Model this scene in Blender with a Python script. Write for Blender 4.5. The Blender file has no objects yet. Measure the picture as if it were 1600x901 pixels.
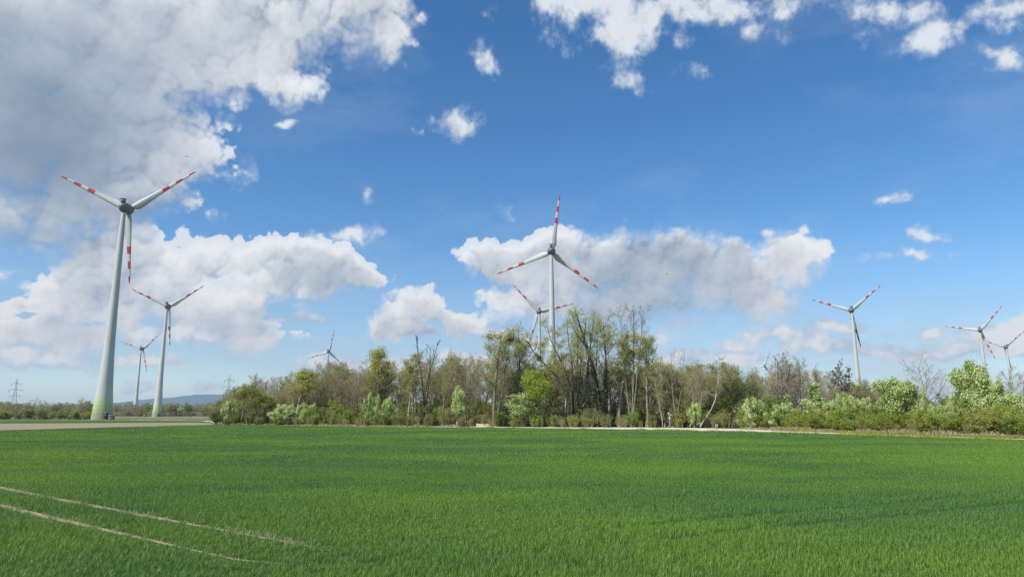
import bpy, math, random
import numpy as np
from mathutils import Vector, Matrix
R = math.radians
S = bpy.context.scene
COL = S.collection

# ------------------------------------------------------------------ camera
EYE = 3.2
cam_d = bpy.data.cameras.new('camera')
cam_d.sensor_width = 36.0
cam_d.lens = 23.94
cam_d.clip_start = 0.1
cam_d.clip_end = 60000
cam = bpy.data.objects.new('camera', cam_d)
cam.location = (0, 0, EYE)
cam.rotation_euler = (R(90 + 10.36), 0, 0)
COL.objects.link(cam)
S.camera = cam

# ------------------------------------------------------------------ light, exposure
SUN_AZ, SUN_EL = -128.0, 46.0          # clockwise from +Y; behind and left of the camera
S.view_settings.view_transform = 'Standard'
S.view_settings.look = 'None'
S.view_settings.exposure = 0.30
S.view_settings.gamma = 1.0
S.view_settings.use_curve_mapping = False
S.cycles.max_bounces = 6
S.cycles.diffuse_bounces = 3
S.cycles.transmission_bounces = 3
S.cycles.transparent_max_bounces = 8
S.cycles.volume_bounces = 0
S.cycles.use_denoising = True
S.cycles.denoiser = 'OPENIMAGEDENOISE'
S.cycles.denoising_input_passes = 'RGB_ALBEDO_NORMAL'
S.cycles.denoising_prefilter = 'NONE'
sun_d = bpy.data.lights.new('sun', 'SUN')
sun_d.energy = 4.8
sun_d.angle = R(0.53)
sun_d.color = (1.0, 0.95, 0.87)
sun = bpy.data.objects.new('sun', sun_d)
sdir = Vector((math.sin(R(SUN_AZ)) * math.cos(R(SUN_EL)), math.cos(R(SUN_AZ)) * math.cos(R(SUN_EL)), math.sin(R(SUN_EL))))
sun.rotation_euler = sdir.to_track_quat('Z', 'Y').to_euler()
sun.location = (0, 0, 200)
COL.objects.link(sun)


# ------------------------------------------------------------------ node helpers
class NT:
    def __init__(self, tree):
        self.t = tree
        self.n = tree.nodes
        self.l = tree.links

    def put(self, sock, v):
        if isinstance(v, bpy.types.NodeSocket):
            self.l.new(v, sock)
        else:
            sock.default_value = v

    def math(self, op, a, b=None, c=None, clamp=False):
        n = self.n.new('ShaderNodeMath')
        n.operation = op
        n.use_clamp = clamp
        self.put(n.inputs[0], a)
        if b is not None:
            self.put(n.inputs[1], b)
        if c is not None:
            self.put(n.inputs[2], c)
        return n.outputs[0]

    def vmath(self, op, a, b=None, scale=None):
        n = self.n.new('ShaderNodeVectorMath')
        n.operation = op
        self.put(n.inputs[0], a)
        if b is not None:
            self.put(n.inputs[1], b)
        if scale is not None:
            self.put(n.inputs['Scale'], scale)
        return n.outputs['Value'] if op in ('LENGTH', 'DISTANCE', 'DOT_PRODUCT') else n.outputs[0]

    def sep(self, v):
        n = self.n.new('ShaderNodeSeparateXYZ')
        self.put(n.inputs[0], v)
        return n.outputs

    def comb(self, x, y, z):
        n = self.n.new('ShaderNodeCombineXYZ')
        self.put(n.inputs[0], x)
        self.put(n.inputs[1], y)
        self.put(n.inputs[2], z)
        return n.outputs[0]

    def noise(self, vec, scale, detail=3, rough=0.5, dist=0.0, color=False, lac=2.0):
        n = self.n.new('ShaderNodeTexNoise')
        if vec is not None:
            self.put(n.inputs['Vector'], vec)
        self.put(n.inputs['Scale'], scale)
        self.put(n.inputs['Detail'], detail)
        self.put(n.inputs['Roughness'], rough)
        self.put(n.inputs['Lacunarity'], lac)
        self.put(n.inputs['Distortion'], dist)
        return n.outputs['Color'] if color else n.outputs[0]

    def voronoi(self, vec, scale, detail=2, rough=0.5, smooth=0.6):
        n = self.n.new('ShaderNodeTexVoronoi')
        n.feature = 'SMOOTH_F1'
        n.normalize = True
        self.put(n.inputs['Vector'], vec)
        self.put(n.inputs['Scale'], scale)
        self.put(n.inputs['Detail'], detail)
        self.put(n.inputs['Roughness'], rough)
        self.put(n.inputs['Smoothness'], smooth)
        return n.outputs['Distance']

    def range(self, v, a, b, c=0.0, d=1.0, smooth=False):
        n = self.n.new('ShaderNodeMapRange')
        n.interpolation_type = 'SMOOTHSTEP' if smooth else 'LINEAR'
        self.put(n.inputs[0], v)
        for i, x in enumerate((a, b, c, d)):
            self.put(n.inputs[i + 1], x)
        return n.outputs[0]

    def mix(self, f, a, b):
        n = self.n.new('ShaderNodeMix')
        n.data_type = 'RGBA'
        self.put(n.inputs[0], f)
        self.put(n.inputs[6], a if isinstance(a, bpy.types.NodeSocket) else (*a[:3], 1))
        self.put(n.inputs[7], b if isinstance(b, bpy.types.NodeSocket) else (*b[:3], 1))
        return n.outputs[2]


# ------------------------------------------------------------------ sky with clouds
# cloud centres by bearing and elevation in degrees: (azimuth, elevation, half width, half height, tilt, weight)
CRISP=[
(-37.0,23.9,12.77,7.80,15,1.70), (-25.8,28.8,12.65,5.04,11,1.40), (-34.2,19.9,9.22,5.24,12,1.50), (-18.2,29.9,7.50,3.87,8,1.00), (-13.1,31.9,4.51,2.72,6,1.40), (-32.7,17.9,8.57,4.93,11,1.20), (-27.6,18.3,4.05,3.52,9,1.00), (-21.1,26.9,4.87,3.24,9,1.20), (-11.8,29.7,2.26,2.16,5,1.40), (-25.0,25.1,5.32,2.06,10,1.00), (-37.8,18.2,6.94,5.48,13,1.10), (-34.4,14.9,6.58,2.22,10,0.80), (-28.7,15.8,4.79,1.69,8,0.70), (-35.7,12.9,3.72,1.58,9,0.70), (-32.1,11.8,3.20,1.83,7,1.00), (-29.2,11.7,3.81,2.36,6,1.00), (-25.7,11.1,4.27,2.53,5,1.00), (-21.5,11.7,3.83,2.11,4,1.00), (-17.5,10.7,5.25,2.06,3,1.00), (-13.7,10.6,2.59,0.94,3,1.00), (-32.7,9.2,3.52,2.28,6,1.00), (-25.4,8.2,7.57,1.46,4,0.75), (-29.8,8.8,4.96,1.88,5,0.85), (-36.3,8.1,1.00,0.74,6,1.00), (-35.5,5.9,2.38,1.23,4,1.00), (-32.3,5.5,2.13,1.00,3,1.00), (-21.2,6.4,2.83,0.70,2,0.80), (-19.7,5.5,2.63,0.91,2,0.70), (-8.4,8.7,2.77,1.81,1,1.00), (-10.2,6.8,2.62,1.27,1,1.00), (-5.1,7.9,2.48,1.18,1,1.00), (-11.2,6.0,1.98,0.74,1,1.00), (-8.1,6.5,4.77,0.96,1,0.90), (3.3,12.9,8.79,2.68,-1,1.30), (-1.7,13.6,4.20,1.61,0,1.20), (8.2,12.1,9.69,3.09,-2,1.40), (14.0,11.4,7.76,3.24,-3,1.40), (18.5,10.4,5.92,3.07,-3,1.30), (19.4,12.3,1.97,1.83,-4,1.20), (20.6,9.0,3.83,2.32,-3,1.20), (23.2,12.0,2.57,2.88,-5,1.30), (25.1,12.1,1.55,1.66,-5,1.10), (24.3,14.1,0.93,0.98,-6,1.00), (11.3,8.6,10.97,2.43,-2,1.00), (3.8,9.6,6.52,1.93,-1,1.00), (-0.5,11.0,3.29,0.65,0,0.70), (5.4,7.7,4.30,1.60,-1,0.70), ]
WISP=[
(7.7,32.8,6.99,2.51,-3,1.35), (10.7,30.5,3.76,2.52,-5,1.35), (11.2,28.4,1.82,1.50,-5,0.96), (15.0,31.7,6.94,1.99,-7,1.30), (20.8,29.5,2.72,1.33,-9,0.88), (4.7,31.8,2.79,1.71,-2,0.80), (31.4,29.1,5.35,1.75,-15,1.30), (33.9,26.6,2.77,1.16,5,1.20), (38.1,26.8,2.88,1.03,-8,1.30), (38.9,24.1,1.27,0.74,-17,0.88), (28.5,27.8,2.03,1.51,-13,0.72), (18.8,31.4,5.90,1.42,-9,1.20), (-4.3,23.5,2.59,1.22,-10,0.80), (-2.0,28.1,1.21,0.81,-19,0.80), (-17.4,25.7,0.86,1.06,-13,0.80), (-23.5,18.3,1.82,1.07,7,0.80), (-20.0,22.6,0.48,0.31,7,0.56), (-8.2,31.4,0.55,0.34,4,0.56), (-9.4,29.0,0.65,0.40,4,0.80), (-9.2,22.7,0.64,0.42,3,0.48), (29.8,16.0,0.81,0.34,1,0.64), (32.8,12.9,2.18,0.54,-12,0.80), (30.5,11.6,1.73,0.39,-2,0.80), (33.3,11.7,1.26,0.46,1,0.80), (-13.8,13.7,2.09,0.62,3,0.80), (-18.1,13.3,2.19,0.56,4,0.80), (-0.7,17.5,0.80,0.54,0,0.48), (-6.4,17.1,0.95,0.29,2,0.48), (-12.7,17.1,0.51,0.33,4,0.40), (37.0,12.6,0.48,0.24,-9,0.56), (22.1,14.3,0.64,0.32,-6,0.48), (23.9,14.5,0.71,0.36,-6,0.80), (37.4,24.9,1.10,0.37,-16,0.64), (36.1,24.2,0.75,0.38,-15,0.48), (17.0,27.8,0.71,0.61,-7,0.40), (-24.2,15.4,0.71,0.54,7,0.48), (-37.1,10.0,1.34,0.56,7,0.64), ]
LOW=[
(-25.3,6.0,5.76,0.87,3,1.00), (-19.8,7.0,3.84,0.71,2,1.00), (-27.3,4.0,3.82,0.57,2,1.00), (-33.3,3.8,4.51,0.71,2,1.00), (32.6,4.5,4.59,0.99,-3,1.00), (25.2,4.8,5.30,0.87,-2,1.00), (18.7,4.2,2.89,0.61,-1,1.00), (36.5,3.6,2.08,0.60,-3,1.00), (-3.2,4.5,3.21,0.64,0,1.00), (23.0,5.4,2.29,1.18,-2,1.00), (21.2,6.1,2.07,0.70,-2,1.00), (19.0,5.2,1.16,0.71,-2,1.00), (26.2,6.3,2.62,0.68,-3,1.00), (30.4,5.9,0.97,0.56,-3,1.00), (30.2,4.3,3.62,0.83,-3,1.00), (34.6,5.5,2.57,1.15,-4,1.00), (36.8,6.2,1.40,1.12,-5,1.00), (26.9,4.1,3.42,0.86,-2,1.00), (35.5,3.7,2.50,0.70,-3,1.00), (4.3,4.7,3.21,0.74,-0,1.00), (10.7,6.0,3.13,0.74,-1,1.00), (-1.6,7.0,1.52,0.75,0,1.00), (-6.4,4.5,3.18,0.64,0,1.00), (-31.3,3.4,1.18,0.46,2,0.70), (-23.9,5.3,1.17,0.49,2,0.60), (-24.1,2.2,1.33,0.39,1,0.60), (-12.7,3.6,4.59,0.73,1,1.00), (14.7,4.3,4.52,0.72,-1,1.00), (27.0,6.1,1.12,0.48,-3,1.00), (-28.0,2.1,1.25,0.47,1,0.60), (-36.3,4.3,2.11,0.69,3,1.00), (1.1,5.8,2.16,0.75,-0,1.00), ]
DARK=[
(-34.7,21.1,13.18,9.47,13,0.95), (-27.0,26.4,9.45,4.01,11,0.45), (-35.9,18.2,7.63,4.75,12,1.20), (-28.9,15.5,6.07,2.11,8,1.10), (-38.3,24.8,4.53,2.81,17,0.70), (-31.0,21.0,4.73,2.24,11,0.50), (-31.6,26.7,3.51,1.70,14,0.35), (-24.7,27.5,5.41,1.62,11,0.25), (-24.0,7.0,8.61,1.18,3,0.60), (-18.3,7.3,5.38,1.53,2,0.60), (-30.8,6.4,3.61,1.85,4,0.50), (-35.8,13.3,4.09,1.32,9,0.50), (-20.9,9.7,2.39,0.81,4,0.30), (-7.5,6.0,4.78,0.64,1,0.40), (8.1,7.2,9.55,1.17,-1,0.75), (16.8,7.0,5.46,1.03,-2,0.60), (-33.5,13.2,2.35,0.90,8,0.30), (23.2,8.0,2.31,0.89,-3,0.30), ]


def value_noise(x, y, seed, period=None):
    xi = np.floor(x).astype(np.int32); yi = np.floor(y).astype(np.int32)
    fx = (x - xi).astype(np.float32); fy = (y - yi).astype(np.float32)
    fx = fx * fx * fx * (fx * (fx * 6 - 15) + 10); fy = fy * fy * fy * (fy * (fy * 6 - 15) + 10)
    def h(a, b):
        if period:
            a = np.mod(a, period)
        n = (a.astype(np.uint32) * np.uint32(374761393) + b.astype(np.uint32) * np.uint32(668265263) + np.uint32(seed * 974711 + 12345))
        n = (n ^ (n >> np.uint32(13))) * np.uint32(1274126177)
        n = n ^ (n >> np.uint32(16))
        return (n & np.uint32(65535)).astype(np.float32) / 65535.0
    a = h(xi, yi); b = h(xi + 1, yi); c = h(xi, yi + 1); d = h(xi + 1, yi + 1)
    a += (b - a) * fx; c += (d - c) * fx
    return a + (c - a) * fy


def fbm(az, el, cell, octaves, gain, seed):
    """Fractal noise, 0..1 about 0.5; cell is the size of the largest lump in degrees and divides 360."""
    out = np.zeros_like(az); amp = 1.0; tot = 0.0
    for i in range(octaves):
        per = int(round(360 / cell))
        f = per / 360.0
        out += amp * value_noise((az + 180) * f + i * 0.37, el * f + 17.3 * i, seed + i * 31, per)
        tot += amp; amp *= gain; cell = cell / 2.03
    return out / tot


def worley(az, el, cell, seed):
    per = int(round(360 / cell)); f = per / 360.0
    x = (az + 180) * f; y = el * f
    xi = np.floor(x).astype(np.int32); yi = np.floor(y).astype(np.int32)
    best = np.full(x.shape, 9.0, np.float32)
    for i in (-1, 0, 1):
        for j in (-1, 0, 1):
            a = np.mod(xi + i, per).astype(np.uint32); b = (yi + j).astype(np.uint32)
            n = a * np.uint32(374761393) + b * np.uint32(668265263) + np.uint32(seed * 7919 + 77)
            n = (n ^ (n >> np.uint32(13))) * np.uint32(1274126177); n = n ^ (n >> np.uint32(16))
            px = (n & np.uint32(1023)).astype(np.float32) / 1023.0; py = ((n >> np.uint32(10)) & np.uint32(1023)).astype(np.float32) / 1023.0
            d = (xi + i + px - x) ** 2 + (yi + j + py - y) ** 2
            np.minimum(best, d.astype(np.float32), out=best)
    return np.sqrt(best)


def blob_field(az, el, blobs):
    acc = np.full(az.shape, -1.5, np.float32)
    for (a, e, rx, ry, rot, w) in blobs:
        r = math.radians(rot); c, s = math.cos(r), math.sin(r)
        X = az - a; Y = el - e
        v = w * (1.0 - np.sqrt(((X * c + Y * s) / rx) ** 2 + ((Y * c - X * s) / ry) ** 2))
        h = np.clip(0.22 - np.abs(acc - v), 0, None)
        acc = np.maximum(acc, v) + h * h / 0.88
    return acc


def sstep(x, a, b):
    t = np.clip((x - a) / (b - a), 0, 1)
    return t * t * (3 - 2 * t)


def clouds(az0, az1, el0, el1, ppd):
    """Cloud colour and cover over a window of sky given by bearing and elevation, ppd pixels to the degree."""
    nx = int((az1 - az0) * ppd); ny = int((el1 - el0) * ppd)
    ax = az0 + (np.arange(nx, dtype=np.float32) + .5) / ppd; ey = el0 + (np.arange(ny, dtype=np.float32) + .5) / ppd
    az, el = np.meshgrid(ax, ey)
    hi = 1 if ppd > 10 else 0
    o = 3 if hi else 0
    wx = fbm(az, el, 12, 3 + o, .55, 1) - .5; wy = fbm(az, el, 12, 3 + o, .55, 2) - .5
    vx = fbm(az, el, 3, 2 + o, .6, 3) - .5; vy = fbm(az, el, 3, 2 + o, .6, 4) - .5
    azw = az + wx * 4.5 + vx * 1.7; elw = el + wy * 3.5 + vy * 1.4
    # cauliflower lumps: rounded cells within cells
    qa = az + vx * 1.5; qe = el + vy * 1.5
    def dome(cell, seed):
        w_ = worley(qa, qe, cell, seed)
        return np.clip(1 - (w_ / .75) ** 2, 0, 1)
    big = dome(7.2, 15)
    l1 = dome(3.6, 5); l2 = dome(1.5, 6); l3 = dome(0.6, 7) if hi else np.full_like(az, .45)
    bil = .42 * l1 + .36 * l2 + .22 * l3
    rough = fbm(az, el, 2.4, 3 + o, .62, 8) - .5
    broad = fbm(az, el, 12, 4, .5, 14) - .5
    m1 = blob_field(azw, elw, CRISP)
    m2 = blob_field(az + wx * 5 + vx * 2.6, el + wy * 3 + vy * 1.8, WISP)
    m3 = blob_field(az + wx * 6 + vx * 2.2, el + wy * 3 + vy * 1.2, LOW)
    md = blob_field(az + wx * 5, el + wy * 4, DARK)
    # beyond the listed bearings the same broken cumulus goes on round the horizon
    gen = fbm(az, el * 1.4, 30, 4, .5, 21)
    away = np.maximum(sstep(np.abs(az), 40, 50), sstep(el, 38, 46))
    m1 = np.maximum(m1, (gen - .54) * 6.0 * sstep(el, 3, 12) * (1 - sstep(el, 55, 75)) - 2.0 * (1 - away))
    soft = fbm(az, el, 15, 4, .5, 30)
    d1 = m1 + 0.62 * (bil - .48) + 0.30 * (big - .5) + 0.55 * rough
    k = int(round(1.2 * ppd))
    below = np.roll(d1, k, 0); above = np.roll(d1, -k, 0)
    bottom = sstep(above - below, -0.15, 0.7)
    wdt = 0.09 + 0.50 * bottom + 0.7 * sstep(soft, .48, .66)
    a1 = sstep(d1 / wdt, 0.0, 1.0) * (0.80 + 0.20 * sstep(d1, 0.1, 0.6))
    d2 = m2 + 2.6 * rough + 0.5 * (bil - .5) + .4 * (big - .5)
    a2 = sstep(d2, -0.1, 1.25) * 0.88
    d3 = m3 + 1.3 * rough + 0.6 * (bil - .5)
    a3 = sstep(d3, -0.1, 0.7) * 0.80
    # light from above and from behind the left shoulder: march towards it through the cloud
    dens = np.clip(d1 * 1.3, 0, 1)
    sh = np.zeros_like(dens); L = (-0.35, 0.94); st = 0.10
    for i in range(12):
        sx = int(round(-L[0] * st * ppd)); sy = int(round(-L[1] * st * ppd))
        q = np.roll(dens, (sy, sx), (0, 1))
        if sy < 0:
            q[sy:, :] = q[sy - 1:sy, :]
        sh += q * (0.30 + .06 * i); st *= 1.38
    sun_in = np.exp(-0.36 * sh)
    # height of the cloud face towards the viewer, lit like a relief
    H = 0.9 * big + 1.0 * l1 + .55 * l2 + .25 * l3 + .5 * rough
    relief = 0
    for dd, ww in ((0.12, .26), (0.35, .36), (0.9, .42), (2.0, .26)):
        k = max(1, int(round(dd * ppd)))
        relief = relief + ww * (H - np.roll(H, (-k, k // 2), (0, 1)))
    dark = np.clip(md, 0, 1)
    edge = 1 - sstep(d1, .05, .55)
    lum = 0.47 + 0.62 * sun_in + (0.50 - .30 * sstep(d1, .35, 1.1)) * relief + 0.85 * broad + .30 * edge * (1 - bottom)
    lum = np.clip(lum, 0, 1.08) * (1 - 0.82 * dark) + .35 * dark * (fbm(az, el, 9, 5, .5, 77) - .5)
    lum = np.clip(lum, 0, 1)
    lum = (lum * .75 + .25 * lum * lum * (3 - 2 * lum))[..., None]
    lo = sstep(el, 2, 14)[..., None]
    white = np.array([.86, .82, .78]) * (1 - lo) + np.array([.86, .88, .90]) * lo
    grey = np.array([.39, .475, .585]) * (1 - lo) + np.array([.215, .295, .405]) * lo
    c1 = grey + (white - grey) * lum
    c2 = np.array([.46, .56, .73]) + np.array([.38, .31, .17]) * np.clip(.25 + .75 * sstep(d2, .1, 1.1) + .4 * relief, 0, 1)[..., None]
    c3 = np.array([.43, .50, .62]) + np.array([.42, .31, .17]) * np.clip(.35 + .8 * relief + .5 * sstep(d3, .2, 1), 0, 1)[..., None]
    col = np.zeros(az.shape + (3,), np.float32); cov = np.zeros_like(az)
    # a broad lavender-grey layer low over the horizon
    low = np.clip(1 - el / 13.0, 0, 1) ** .8 * np.clip(.30 + 1.6 * (fbm(az, el * 2.6, 15, 3 + o, .55, 61) - .36), 0, 1) * .80
    veil = np.clip(fbm(az * .7, el * 1.8, 9, 4 + o, .58, 40) - .5, 0, 1) * 0.45
    for c, a in ((np.broadcast_to(np.array([.62, .70, .80]), col.shape), veil), (np.broadcast_to(np.array([.40, .475, .59]), col.shape), low), (c3, a3), (c2, a2), (c1, a1)):
        a = a * sstep(el, -0.5, 1.5)
        col = col * (1 - a[..., None]) + c * a[..., None]
        cov = cov * (1 - a) + a
    col = col / np.maximum(cov, 1e-4)[..., None]
    return np.concatenate([col, cov[..., None]], 2).astype(np.float32)


def sky_image(name, az0, az1, el0, el1, ppd):
    px = clouds(az0, az1, el0, el1, ppd)
    im = bpy.data.images.new(name, px.shape[1], px.shape[0], alpha=True, float_buffer=True)
    im.colorspace_settings.name = 'Linear Rec.709'
    im.alpha_mode = 'CHANNEL_PACKED'
    im.pixels.foreach_set(px.ravel())
    im.update()
    return im


W = bpy.data.worlds.new('World')
S.world = W
W.use_nodes = True
W.node_tree.nodes.clear()
k = NT(W.node_tree)
out = k.n.new('ShaderNodeOutputWorld')
sky = k.n.new('ShaderNodeTexSky')
sky.sky_type = 'NISHITA'
sky.sun_disc = False
sky.sun_elevation = R(SUN_EL)
sky.sun_rotation = R(SUN_AZ)
sky.altitude = 300
sky.air_density = 1.0
sky.dust_density = 0.0
sky.ozone_density = 3.0
SKY_STRENGTH = 0.115
tc = k.n.new('ShaderNodeTexCoord')
dx, dy, dz = k.sep(tc.outputs['Generated'])
az = k.math('MULTIPLY', k.math('ARCTAN2', dx, dy), 180 / math.pi)
el = k.math('MULTIPLY', k.math('ARCSINE', dz), 180 / math.pi)


def cloud_map(im, az0, az1, el0, el1):
    n = k.n.new('ShaderNodeTexImage')
    n.image = im
    n.interpolation = 'Linear'
    n.extension = 'EXTEND'
    k.l.new(k.comb(k.range(az, az0, az1), k.range(el, el0, el1), 0), n.inputs[0])
    return n


front = cloud_map(sky_image('clouds ahead', -62, 62, -1, 52, 20), -62, 62, -1, 52)
allround = cloud_map(sky_image('clouds all round', -180, 180, -2, 90, 4), -180, 180, -2, 90)
sel = k.math('MULTIPLY', k.range(k.math('ABSOLUTE', az), 58, 61, 1, 0), k.range(el, 48, 51, 1, 0))
ccol = k.mix(sel, allround.outputs[0], front.outputs[0])
ccov = k.math('ADD', k.math('MULTIPLY', sel, front.outputs[1]), k.math('MULTIPLY', k.math('SUBTRACT', 1.0, sel), allround.outputs[1]))
hsv = k.n.new('ShaderNodeHueSaturation')
hsv.inputs['Saturation'].default_value = 1.26
hsv.inputs['Value'].default_value = 1.0
k.l.new(sky.outputs[0], hsv.inputs['Color'])
c = k.mix(ccov, hsv.outputs[0], k.vmath('SCALE', ccol, scale=0.82 / SKY_STRENGTH))
bg = k.n.new('ShaderNodeBackground')
bg.inputs['Strength'].default_value = SKY_STRENGTH
k.l.new(c, bg.inputs['Color'])
k.l.new(bg.outputs[0], out.inputs['Surface'])
W.cycles.sampling_method = 'MANUAL'
W.cycles.sample_map_resolution = 512


# ------------------------------------------------------------------ materials
def material(name, build):
    m = bpy.data.materials.new(name)
    m.use_nodes = True
    m.node_tree.nodes.clear()
    k = NT(m.node_tree)
    o = k.n.new('ShaderNodeOutputMaterial')
    k.l.new(build(k), o.inputs['Surface'])
    return m


def principled(k, col, rough=0.6, spec=0.3, bump=None, bump_d=0.05, metal=0.0):
    b = k.n.new('ShaderNodeBsdfPrincipled')
    k.put(b.inputs['Base Color'], col if isinstance(col, bpy.types.NodeSocket) else (*col, 1))
    k.put(b.inputs['Roughness'], rough)
    k.put(b.inputs['Specular IOR Level'], spec)
    k.put(b.inputs['Metallic'], metal)
    if bump is not None:
        bn = k.n.new('ShaderNodeBump')
        bn.inputs['Distance'].default_value = bump_d
        k.l.new(bump, bn.inputs['Height'])
        k.l.new(bn.outputs[0], b.inputs['Normal'])
    return b.outputs[0]


def geo_pos(k):
    return k.n.new('ShaderNodeNewGeometry').outputs['Position']


def obj_pos(k):
    return k.n.new('ShaderNodeTexCoord').outputs['Object']


def obj_rand(k):
    return k.n.new('ShaderNodeObjectInfo').outputs['Random']


def attr(k, name):
    a = k.n.new('ShaderNodeAttribute')
    a.attribute_name = name
    return a.outputs['Fac']


def leafy(name, dark, light, trans=0.3, spread=0.5, rough=0.55, tint=None):
    """Leaves: every leaf has its own value, every plant its own shift."""
    def f(k):
        v = attr(k, 'v')
        r = obj_rand(k)
        t = k.math('MULTIPLY_ADD', k.math('SUBTRACT', r, 0.5), spread, v, clamp=True)
        c = k.mix(t, dark, light)
        if tint:
            c = k.mix(k.range(r, .55, 1.0, 0.0, 0.8), c, tint)
        d = principled(k, c, rough, 0.25)
        tr = k.n.new('ShaderNodeBsdfTranslucent')
        k.l.new(c, tr.inputs[0])
        mx = k.n.new('ShaderNodeMixShader')
        mx.inputs[0].default_value = trans
        k.l.new(d, mx.inputs[1])
        k.l.new(tr.outputs[0], mx.inputs[2])
        return mx.outputs[0]
    return material(name, f)


def bark(name, dark, light, scale=3.0):
    def f(k):
        p = obj_pos(k)
        n = k.noise(k.vmath('MULTIPLY', p, (1, 1, .3)), scale, 4, .6)
        t = k.math('MULTIPLY_ADD', k.math('SUBTRACT', obj_rand(k), .5), .5, k.range(n, .3, .7), clamp=True)
        return principled(k, k.mix(t, dark, light), .85, .1)
    return material(name, f)


def painted(name, col, dirt=0.12, rough=0.45):
    def f(k):
        p = obj_pos(k)
        n = k.noise(k.vmath('MULTIPLY', p, (1, 1, .15)), .8, 5, .6)
        c = k.mix(k.math('MULTIPLY', k.range(n, .45, .75), dirt * 3), col, tuple(x * .62 for x in col))
        return principled(k, c, rough, .35)
    return material(name, f)


M = {}
M['white'] = painted('light grey paint', (.46, .49, .475))
M['red'] = painted('red paint', (.42, .045, .05))
M['nacelle'] = painted('shade-darkened nacelle grey', (.15, .16, .17), .1, .5)  # grey made darker all over: the shade of the nacelle's underside in the colour
M['dark_grey'] = painted('dark grey metal', (.06, .065, .07))
M['door'] = painted('dark green door paint', (.02, .03, .025))
M['concrete'] = painted('concrete', (.40, .39, .35), .2, .85)
for i, c in enumerate([(.27, .31, .19), (.32, .39, .18), (.37, .45, .215), (.41, .485, .26), (.45, .51, .33)]):
    M['green%d' % i] = painted('tower green %d' % i, c)
M['steel'] = painted('galvanised steel', (.22, .24, .26), .15, .55)
M['cabinet'] = painted('grey green cabinet paint', (.16, .20, .13), .2)
M['post'] = painted('weathered grey post', (.36, .36, .33), .25, .8)
M['sign_blue'] = painted('pale blue sign', (.42, .60, .72), .05)
M['bird'] = painted('dark feathers', (.02, .02, .022))
M['log'] = bark('debarked logs', (.42, .33, .22), (.62, .54, .40))
M['bark_dark'] = bark('dark bark', (.035, .032, .026), (.085, .08, .06))
M['bark_grey'] = bark('grey bark', (.15, .135, .11), (.28, .26, .215))
M['bark_pale'] = bark('pale bark', (.34, .33, .28), (.55, .54, .48), 1.2)
M['twig_brown'] = bark('brown twigs', (.27, .205, .13), (.42, .335, .22))
M['twig_grey'] = bark('grey twigs', (.27, .235, .175), (.42, .375, .29))
M['twig_olive'] = bark('olive twigs', (.24, .22, .105), (.39, .36, .18))
M['bud'] = leafy('opening buds', (.27, .265, .075), (.50, .49, .17), 0.5)
M['bud_dark'] = leafy('dark buds', (.03, .035, .02), (.07, .075, .04), .1)
M['leaf_willow'] = leafy('willow leaves', (.30, .33, .06), (.58, .57, .18), 0.5)
M['leaf_lime'] = leafy('lime green leaves', (.29, .39, .025), (.48, .58, .07), 0.5, .3)
M['leaf_green'] = leafy('fresh green leaves', (.155, .225, .035), (.32, .43, .09), 0.5)
M['leaf_olive'] = leafy('olive leaves', (.19, .215, .06), (.36, .385, .13), 0.5)
M['leaf_hedge'] = leafy('hedge leaves', (.20, .265, .03), (.41, .48, .07), .45, .6, tint=(.34, .34, .09))
M['leaf_cherry'] = leafy('bird cherry leaves', (0.138, 0.241, 0.034), (0.333, 0.483, 0.103), 0.45)
M['ivy'] = leafy('ivy leaves', (.03, .045, .018), (.10, .12, .05), .2)
M['blossom'] = leafy('creamy blossom', (.56, .65, .24), (.83, .87, .52), .45, .4)
M['mistletoe'] = leafy('mistletoe', (.04, .05, .015), (.10, .11, .035), .15)
M['straw'] = leafy('dry grass', (.28, .23, .13), (.52, .45, .28), .2)


# ------------------------------------------------------------------ mesh helpers
def mesh_np(name, V, polys, mats, mat_idx=None, attrs=None, smooth=False):
    """polys: list of (n, k) index arrays."""
    me = bpy.data.meshes.new(name)
    V = np.asarray(V, np.float32).reshape(-1, 3)
    polys = [np.asarray(p, np.int32) for p in polys if len(p)]
    loops = np.concatenate([p.ravel() for p in polys])
    tot = np.concatenate([np.full(len(p), p.shape[1], np.int32) for p in polys])
    st = np.concatenate([[0], np.cumsum(tot)[:-1]]).astype(np.int32)
    me.vertices.add(len(V))
    me.vertices.foreach_set('co', V.ravel())
    me.loops.add(len(loops))
    me.loops.foreach_set('vertex_index', loops)
    me.polygons.add(len(tot))
    me.polygons.foreach_set('loop_start', st)
    me.polygons.foreach_set('loop_total', tot)
    for m in mats:
        me.materials.append(m)
    if mat_idx is not None:
        me.polygons.foreach_set('material_index', np.asarray(mat_idx, np.int32))
    if smooth:
        me.polygons.foreach_set('use_smooth', np.ones(len(tot), bool))
    for an, av in (attrs or {}).items():
        a = me.attributes.new(an, 'FLOAT', 'POINT')
        a.data.foreach_set('value', np.asarray(av, np.float32))
    me.update(calc_edges=True)
    return me


def link(name, me, parent=None, loc=None, rot=None, scale=None):
    o = bpy.data.objects.new(name, me)
    COL.objects.link(o)
    if parent is not None:
        o.parent = parent
    if loc is not None:
        o.location = loc
    if rot is not None:
        o.rotation_euler = rot
    if scale is not None:
        o.scale = scale
    return o


def thing(name, label, cat, loc=(0, 0, 0), rotz=0.0, group=None, me=None):
    o = link(name, me, None, loc, (0, 0, rotz))
    tag(o, label, cat, group)
    return o


def tag(o, label, cat, group=None):
    o['label'] = label
    o['category'] = cat
    if group:
        o['group'] = group
    return o


def structure(name, me, loc=None):
    o = link(name, me, None, loc)
    o['kind'] = 'structure'
    return o


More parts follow.
